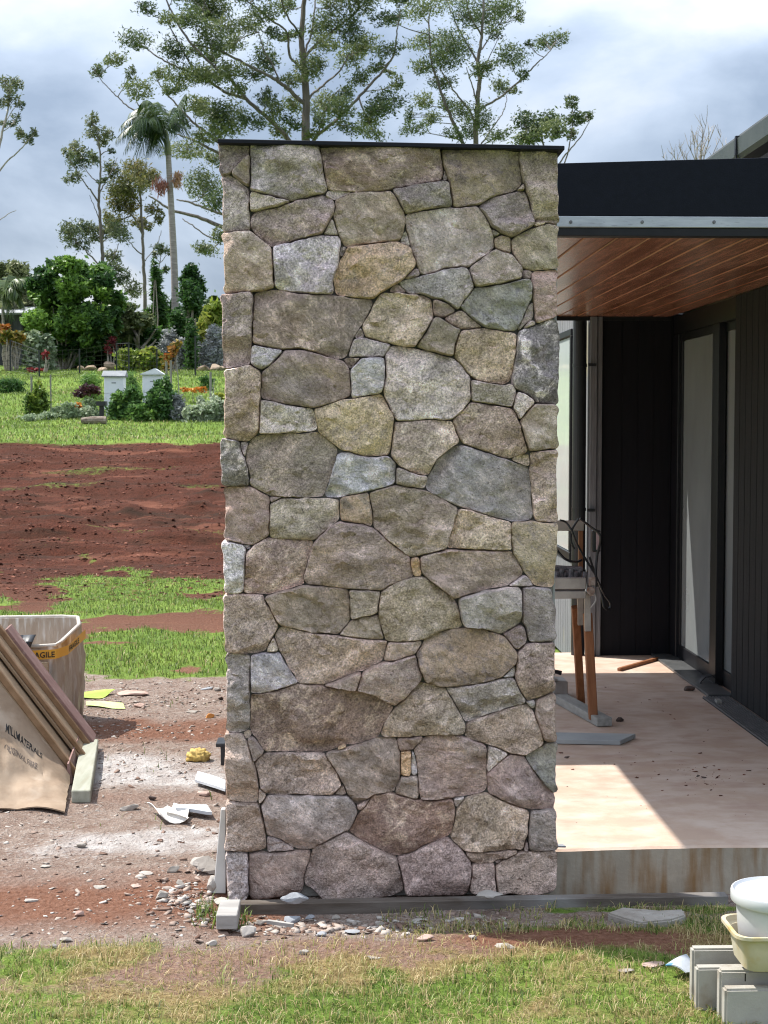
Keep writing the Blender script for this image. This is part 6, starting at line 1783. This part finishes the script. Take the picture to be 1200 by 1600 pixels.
shrub('spread of pinkish red flowers on the lawn under the fence', 49, [(52, 577, 10, 2.5), (66, 578, 7, 2.5)], M_REDF, 72, (.1, .08), 3, depth=.2, tone=(.6, 1), name='flower_patch', cat='flowers')
shrub('yellowish climbing plant tied between two garden stakes', 36, [(58, 615, 8, 14), (66, 625, 10, 14), (52, 630, 9, 12), (62, 640, 12, 9), (60, 602, 5, 8), (44, 622, 6, 8)], M_LIMEL, 73, (.09, .06), 1.9, depth=.2, tone=(.1, .65))
shrub('low herb bed running between the stakes and the black stand', 35.5, [(95, 640, 14, 6), (115, 643, 14, 6), (75, 648, 14, 6), (135, 643, 13, 7), (50, 652, 16, 5), (25, 656, 16, 4), (148, 648, 10, 6), (110, 632, 12, 4), (140, 628, 12, 5)], M_PALE, 74, (.08, .05), 2.4, depth=.5, tone=(.05, .5), name='herb_bed', cat='herbs')
shrub('dark green grass clump on the left of the lawn', 42, [(10, 596, 16, 4), (25, 598, 12, 3)], M_MIDG, 75, (.25, .03), 3, droop=-.8, depth=.2, tone=(.1, .4), name='grass_clump', cat='grass')
shrub('fine grassy clump behind the left beehive', 40, [(145, 590, 14, 8), (135, 596, 10, 5)], M_MIDG, 76, (.25, .02), 1.6, droop=-.8, depth=.2, tone=(.4, .8), name='grass_clump', cat='grass')
shrub('small green weed tuft in the lawn near the pillar', 42, [(318, 592, 8, 4), (328, 594, 6, 3)], M_MIDG, 77, (.14, .04), 2.2, droop=-.6, depth=.2, tone=(.2, .6), name='grass_clump', cat='grass')

# beehives
M_HIVE = pm('white_hive_paint', (.64, .66, .70, 1), (.74, .76, .79, 1), 3, .55, c3=(.45, .47, .50, 1), s3=8, lo3=.62, hi3=.75)
M_HROOF = pm('grey_hive_roof', (.16, .17, .18, 1), (.24, .25, .26, 1), 5, .6)
def hive(px0, px1, yt, yb, label, roofm, ridge):
    c0, c1 = onY(px0, yt, G), onY(px1, yt, G); zt = c0.z; zb = gz1((c0.x + c1.x) / 2, G)
    t = empty('beehive', ((c0.x + c1.x) / 2, G, zb), label, 'beehive', 'white beehives in the garden')
    x0, x1 = c0.x, c1.x; y0, y1 = G - .02, G + .46; ze = zt - .13
    h = (ze - zb - .16) / 2
    box('brood_box', M_HIVE, x0 + .02, x1 - .02, y0 + .02, y1 - .02, zb + .16, zb + .16 + h - .005, t, bev=.006)
    box('honey_box', M_HIVE, x0 + .02, x1 - .02, y0 + .02, y1 - .02, zb + .16 + h, ze - .002, t, bev=.006)
    for sx in (x0 + .05, x1 - .09):
        for sy in (y0 + .05, y1 - .09): box('leg', M_HIVE, sx, sx + .04, sy, sy + .04, zb - .05, zb + .158, t)
    for z in (zb + .16 + h * .6, zb + .16 + h * 1.6):
        box('hand_hold', M_HROOF, (x0 + x1) / 2 - .05, (x0 + x1) / 2 + .05, y0 + .0165, y0 + .0195, z, z + .025, t)
    m = MB(); xm = (x0 + x1) / 2
    m.hexa([(x0 - .02, y0 - .03, ze), (x1 + .02, y0 - .03, ze), (x1 + .02, y1 + .03, ze), (x0 - .02, y1 + .03, ze)], [(x0 - .02, y0 - .03, ze + .02), (x1 + .02, y0 - .03, ze + .02), (x1 + .02, y1 + .03, ze + .02), (x0 - .02, y1 + .03, ze + .02)])
    if ridge == 'x':
        m.prism([(x0 - .03, y0 - .03, ze + .021), (x0 - .03, y1 + .03, ze + .021), (x0 - .03, (y0 + y1) / 2, zt + .02)], (x1 - x0 + .06, 0, 0))
    else:
        m.prism([(x0 - .03, y0 - .04, ze + .021), (x1 + .03, y0 - .04, ze + .021), (xm + .07, y0 - .04, zt + .02)], (0, y1 - y0 + .08, 0))
    m.build('roof', roofm, t)
    return t
hive(161, 194, 580, 628, 'left white beehive with a grey pitched roof', M_HROOF, 'x')
hive(221, 254, 577, 626, 'right white beehive with a white gabled roof', M_HIVE, 'y')
t = empty('black_stand', onY(158, 647, 35.2), 'small black post stand with a flat top in front of the left beehive', 'stand')
p0, p1 = onY(151, 627, 35.2), onY(166, 634, 35.2)
box('top', M_PL, p0.x, p1.x, 35.1, 35.4, p1.z, p0.z, t)
q0 = onY(155, 634, 35.2); q1 = onY(162, 648, 35.2)
box('post', M_PL, q0.x, q1.x, 35.2, 35.3, gz1(q0.x, 35.2) - .05, q0.z - .002, t)
# garden stakes
M_STAKE = pm('grey_stake', (.16, .15, .13, 1), (.26, .25, .22, 1), 5, .85, stretch=(6, 6, .6))
def stake(x, yt, D, w, label, top=None, lean_=0):
    p = onY(x, yt, D); zb = gz1(p.x, D) - .1
    m = MB(); m.tube([(p.x + lean_, D, zb), (p.x + lean_ * .5, D, (zb + p.z) / 2), (p.x, D, p.z)], w * D / 4800, 6)
    o = m.build('garden_stake', M_STAKE, base=True); tag(o, label, 'stake', 'stakes in the garden')
stake(49, 588, 36, 3.6, 'thick grey stake left of the yellowish climbing plant')
stake(79, 585, 36.5, 2.6, 'thin grey stake right of the yellowish climbing plant')
stake(260, 565, 40, 3.4, 'short stake behind the right beehive, left one of a close pair')
stake(267, 563, 39.5, 3.6, 'short stake behind the right beehive, right one of a close pair')
stake(277, 570, 40, 1.6, 'thin stick right of the close pair of stakes', lean_=.05)
stake(329, 581, 37.5, 3.8, 'forked grey stake near the pillar edge')
stake(335, 592, 37.6, 1.4, 'thin twig stake leaning beside the forked stake', lean_=-.08)
# log
p0, p1 = onY(127, 659, 34.2), onY(166, 658, 34.2)
z = gz1(p0.x, 34.2)
m = MB(); m.tube([(p0.x, 34.2, z + .07), (p0.x * .6 + p1.x * .4, 34.2, z + .085), (p1.x, 34.2, z + .08)], [.07, .085, .095], 10)
o = m.build('fallen_log', pm('log_bark', (.12, .085, .065, 1), (.30, .25, .20, 1), 9, .9, .01, 20), smooth=False, base=True); tag(o, 'short brown log lying on the lawn in front of the herb bed', 'log')
# wire fence
M_POST = pm('dark_steel_post', (.02, .022, .022, 1), (.04, .042, .042, 1), 5, .6)
fence = empty('wire_fence', onY(150, 580, 48), 'low wire mesh fence on thin dark steel posts across the lawn', 'fence')
FP = [(-60, 551, 46.5), (16, 531, 49.5), (61, 547, 45.5), (124, 545, 47.5), (182, 536, 46.5), (201, 535, 44.5), (245, 545, 47), (305, 525, 46), (380, 530, 46)]
tops_ = []
for x, y, D in FP:
    p = onY(x, y, D); zb = gz1(p.x, D) - .1
    m = MB(); m.box(p.x - .022, p.x + .022, D - .02, D + .02, zb, p.z)
    m.build('fence_post', M_POST, fence); tops_.append((p, zb + .1))
for i in range(len(FP) - 1):
    (a, za), (b_, zb) = tops_[i], tops_[i + 1]
    m = MB()
    for q in range(7):
        f = q / 6
        p = Vector((a.x, a.y, za + .03 + (a.z - za - .05) * f)); s = Vector((b_.x, b_.y, zb + .03 + (b_.z - zb - .05) * f))
        m.tube([p, s], .0055 if 0 < q < 6 else .008, 3, cap=False)
    n = max(2, int((b_ - a).length / .3))
    for q in range(1, n):
        f = q / n; xx = a.lerp(b_, f); zz = za + (zb - za) * f
        m.tube([(xx.x, xx.y, zz + .03), (xx.x, xx.y, xx.z - .02)], .003, 3, cap=False)
    m.build('wire_mesh', M_POST, fence, fix=False)
# garden boulders
def gboulder(x, y, w, h, D, m, label, seed):
    p = onY(x, y, D)
    rr_ = rock(x, y, 10, 8, m, label, seed, Z=p.z, name='boulder', cat='boulder', group='boulders edging the garden')
    k = D / 2400; bb = rr_.dimensions
    me_ = rr_.data; co = np.array([v.co for v in me_.vertices]); sz = co.max(0) - co.min(0); co = (co - co.min(0)) / sz
    co = (co - np.array([.5, .5, 0])) * np.array([w * k, w * k * .7, h * k])
    me_.vertices.foreach_set('co', co.ravel()); rr_.location = (p.x, D, gz1(p.x, D) - .05)
M_BOUL = pm('garden_boulder', (.24, .17, .115, 1), (.38, .29, .21, 1), 3, .9, .02, 8, c3=(.12, .085, .06, 1), s3=4, lo3=.55, hi3=.7)
gboulder(175, 568, 24, 16, 50, M_BOUL, 'largest tan boulder behind the left beehive', 201)
gboulder(143, 578, 20, 11, 49.5, M_BOUL, 'brown boulder in the bed left of the largest boulder', 202)
gboulder(127, 578, 13, 10, 49.5, M_BOUL, 'small brown boulder at the left end of the bed', 203)
gboulder(160, 578, 16, 9, 49.3, M_BOUL, 'low dark boulder touching the largest boulder', 204)
gboulder(318, 572, 22, 12, 49, M_BOUL, 'rounded boulder below the silver bush near the pillar', 205)
gboulder(338, 570, 20, 14, 49, M_BOUL, 'grey brown boulder closest to the pillar edge', 206)
gboulder(345, 555, 20, 10, 49.5, M_BOUL, 'upper boulder stacked behind those near the pillar', 207)
# shed
shed = empty('garden_shed', onY(5, 570, 54), 'low dark garden shed at the left edge behind the croton', 'shed')
a, b_ = onY(-90, 500, 54), onY(44, 570, 54)
M_SHED = pm('dark_shed_boards', (.04, .04, .045, 1), (.075, .075, .08, 1), 4, .8)
for k in range(6):
    z0 = gz1(a.x, 54) - .1 + k * .28
    box('wall_board', M_SHED, a.x, b_.x - .5, 54, 54.05, z0, z0 + .27, shed)
box('wall', M_SHED, a.x, b_.x - .5, 54.06, 56.5, gz1(a.x, 54) - .1, gz1(a.x, 54) + 1.9, shed)
c = onY(48, 490, 54)
MB().hexa([(a.x, 53.5, c.z - .12), (c.x, 53.5, c.z - .06), (c.x, 57, c.z + .4), (a.x, 57, c.z + .4)], [(a.x, 53.5, c.z - .05), (c.x, 53.5, c.z), (c.x, 57, c.z + .48), (a.x, 57, c.z + .48)]).build('roof', pm('pale_shed_roof', (.30, .31, .32, 1), (.38, .39, .4, 1), 4, .5), shed)
# bare tree over the patio roof
rr = random.Random(88)
bt = empty('bare_tree', (9.4, 40, gz1(9.4, 40)), 'leafless twiggy tree top showing above the navy fascia', 'tree')
m = MB()
root = onY(1095, 420, 40); root.z = gz1(root.x, 40)
fork = onY(1095, 300, 40)
m.tube([root, root.lerp(fork, .5), fork], [.13, .10, .07], 7)
for (x, y) in ((1104, 190), (1118, 196), (1098, 200), (1084, 214), (1075, 226), (1062, 232), (1048, 238), (1034, 244), (1126, 214), (1135, 226), (1110, 205), (1090, 222), (1068, 240)):
    e = onY(x, y, 40 + rr.uniform(-.6, .6)); mid = fork.lerp(e, .5) + Vector((rr.uniform(-.15, .15), 0, .05))
    C = catmull([fork, mid, e], 5); m.tube(C, [.028 * (1 - .75 * i / (len(C) - 1)) for i in range(len(C))], 4, cap=False)
    for q in range(7):
        s = C[rr.randint(5, len(C) - 1)]; v = s + Vector((rr.uniform(-.18, .18), rr.uniform(-.2, .2), rr.uniform(.12, .42)))
        m.tube([s, s.lerp(v, .5) + Vector((rr.uniform(-.03, .03), 0, 0)), v], [.010, .008, .004], 3, cap=False)
m.build('trunk', M_BARKP, bt, fix=False)
# weeds seen through the gap behind the patio
shrub('sunlit weeds growing at the foot of the grey wing wall', 12.2, [(878, 1002, 10, 16), (887, 1012, 9, 10), (870, 1015, 10, 10), (882, 990, 6, 10)], M_LIMEL, 95, (.05, .012), 3, droop=-.5, depth=.1, tone=(.2, .7), name='weeds', cat='weeds', sw=.003)
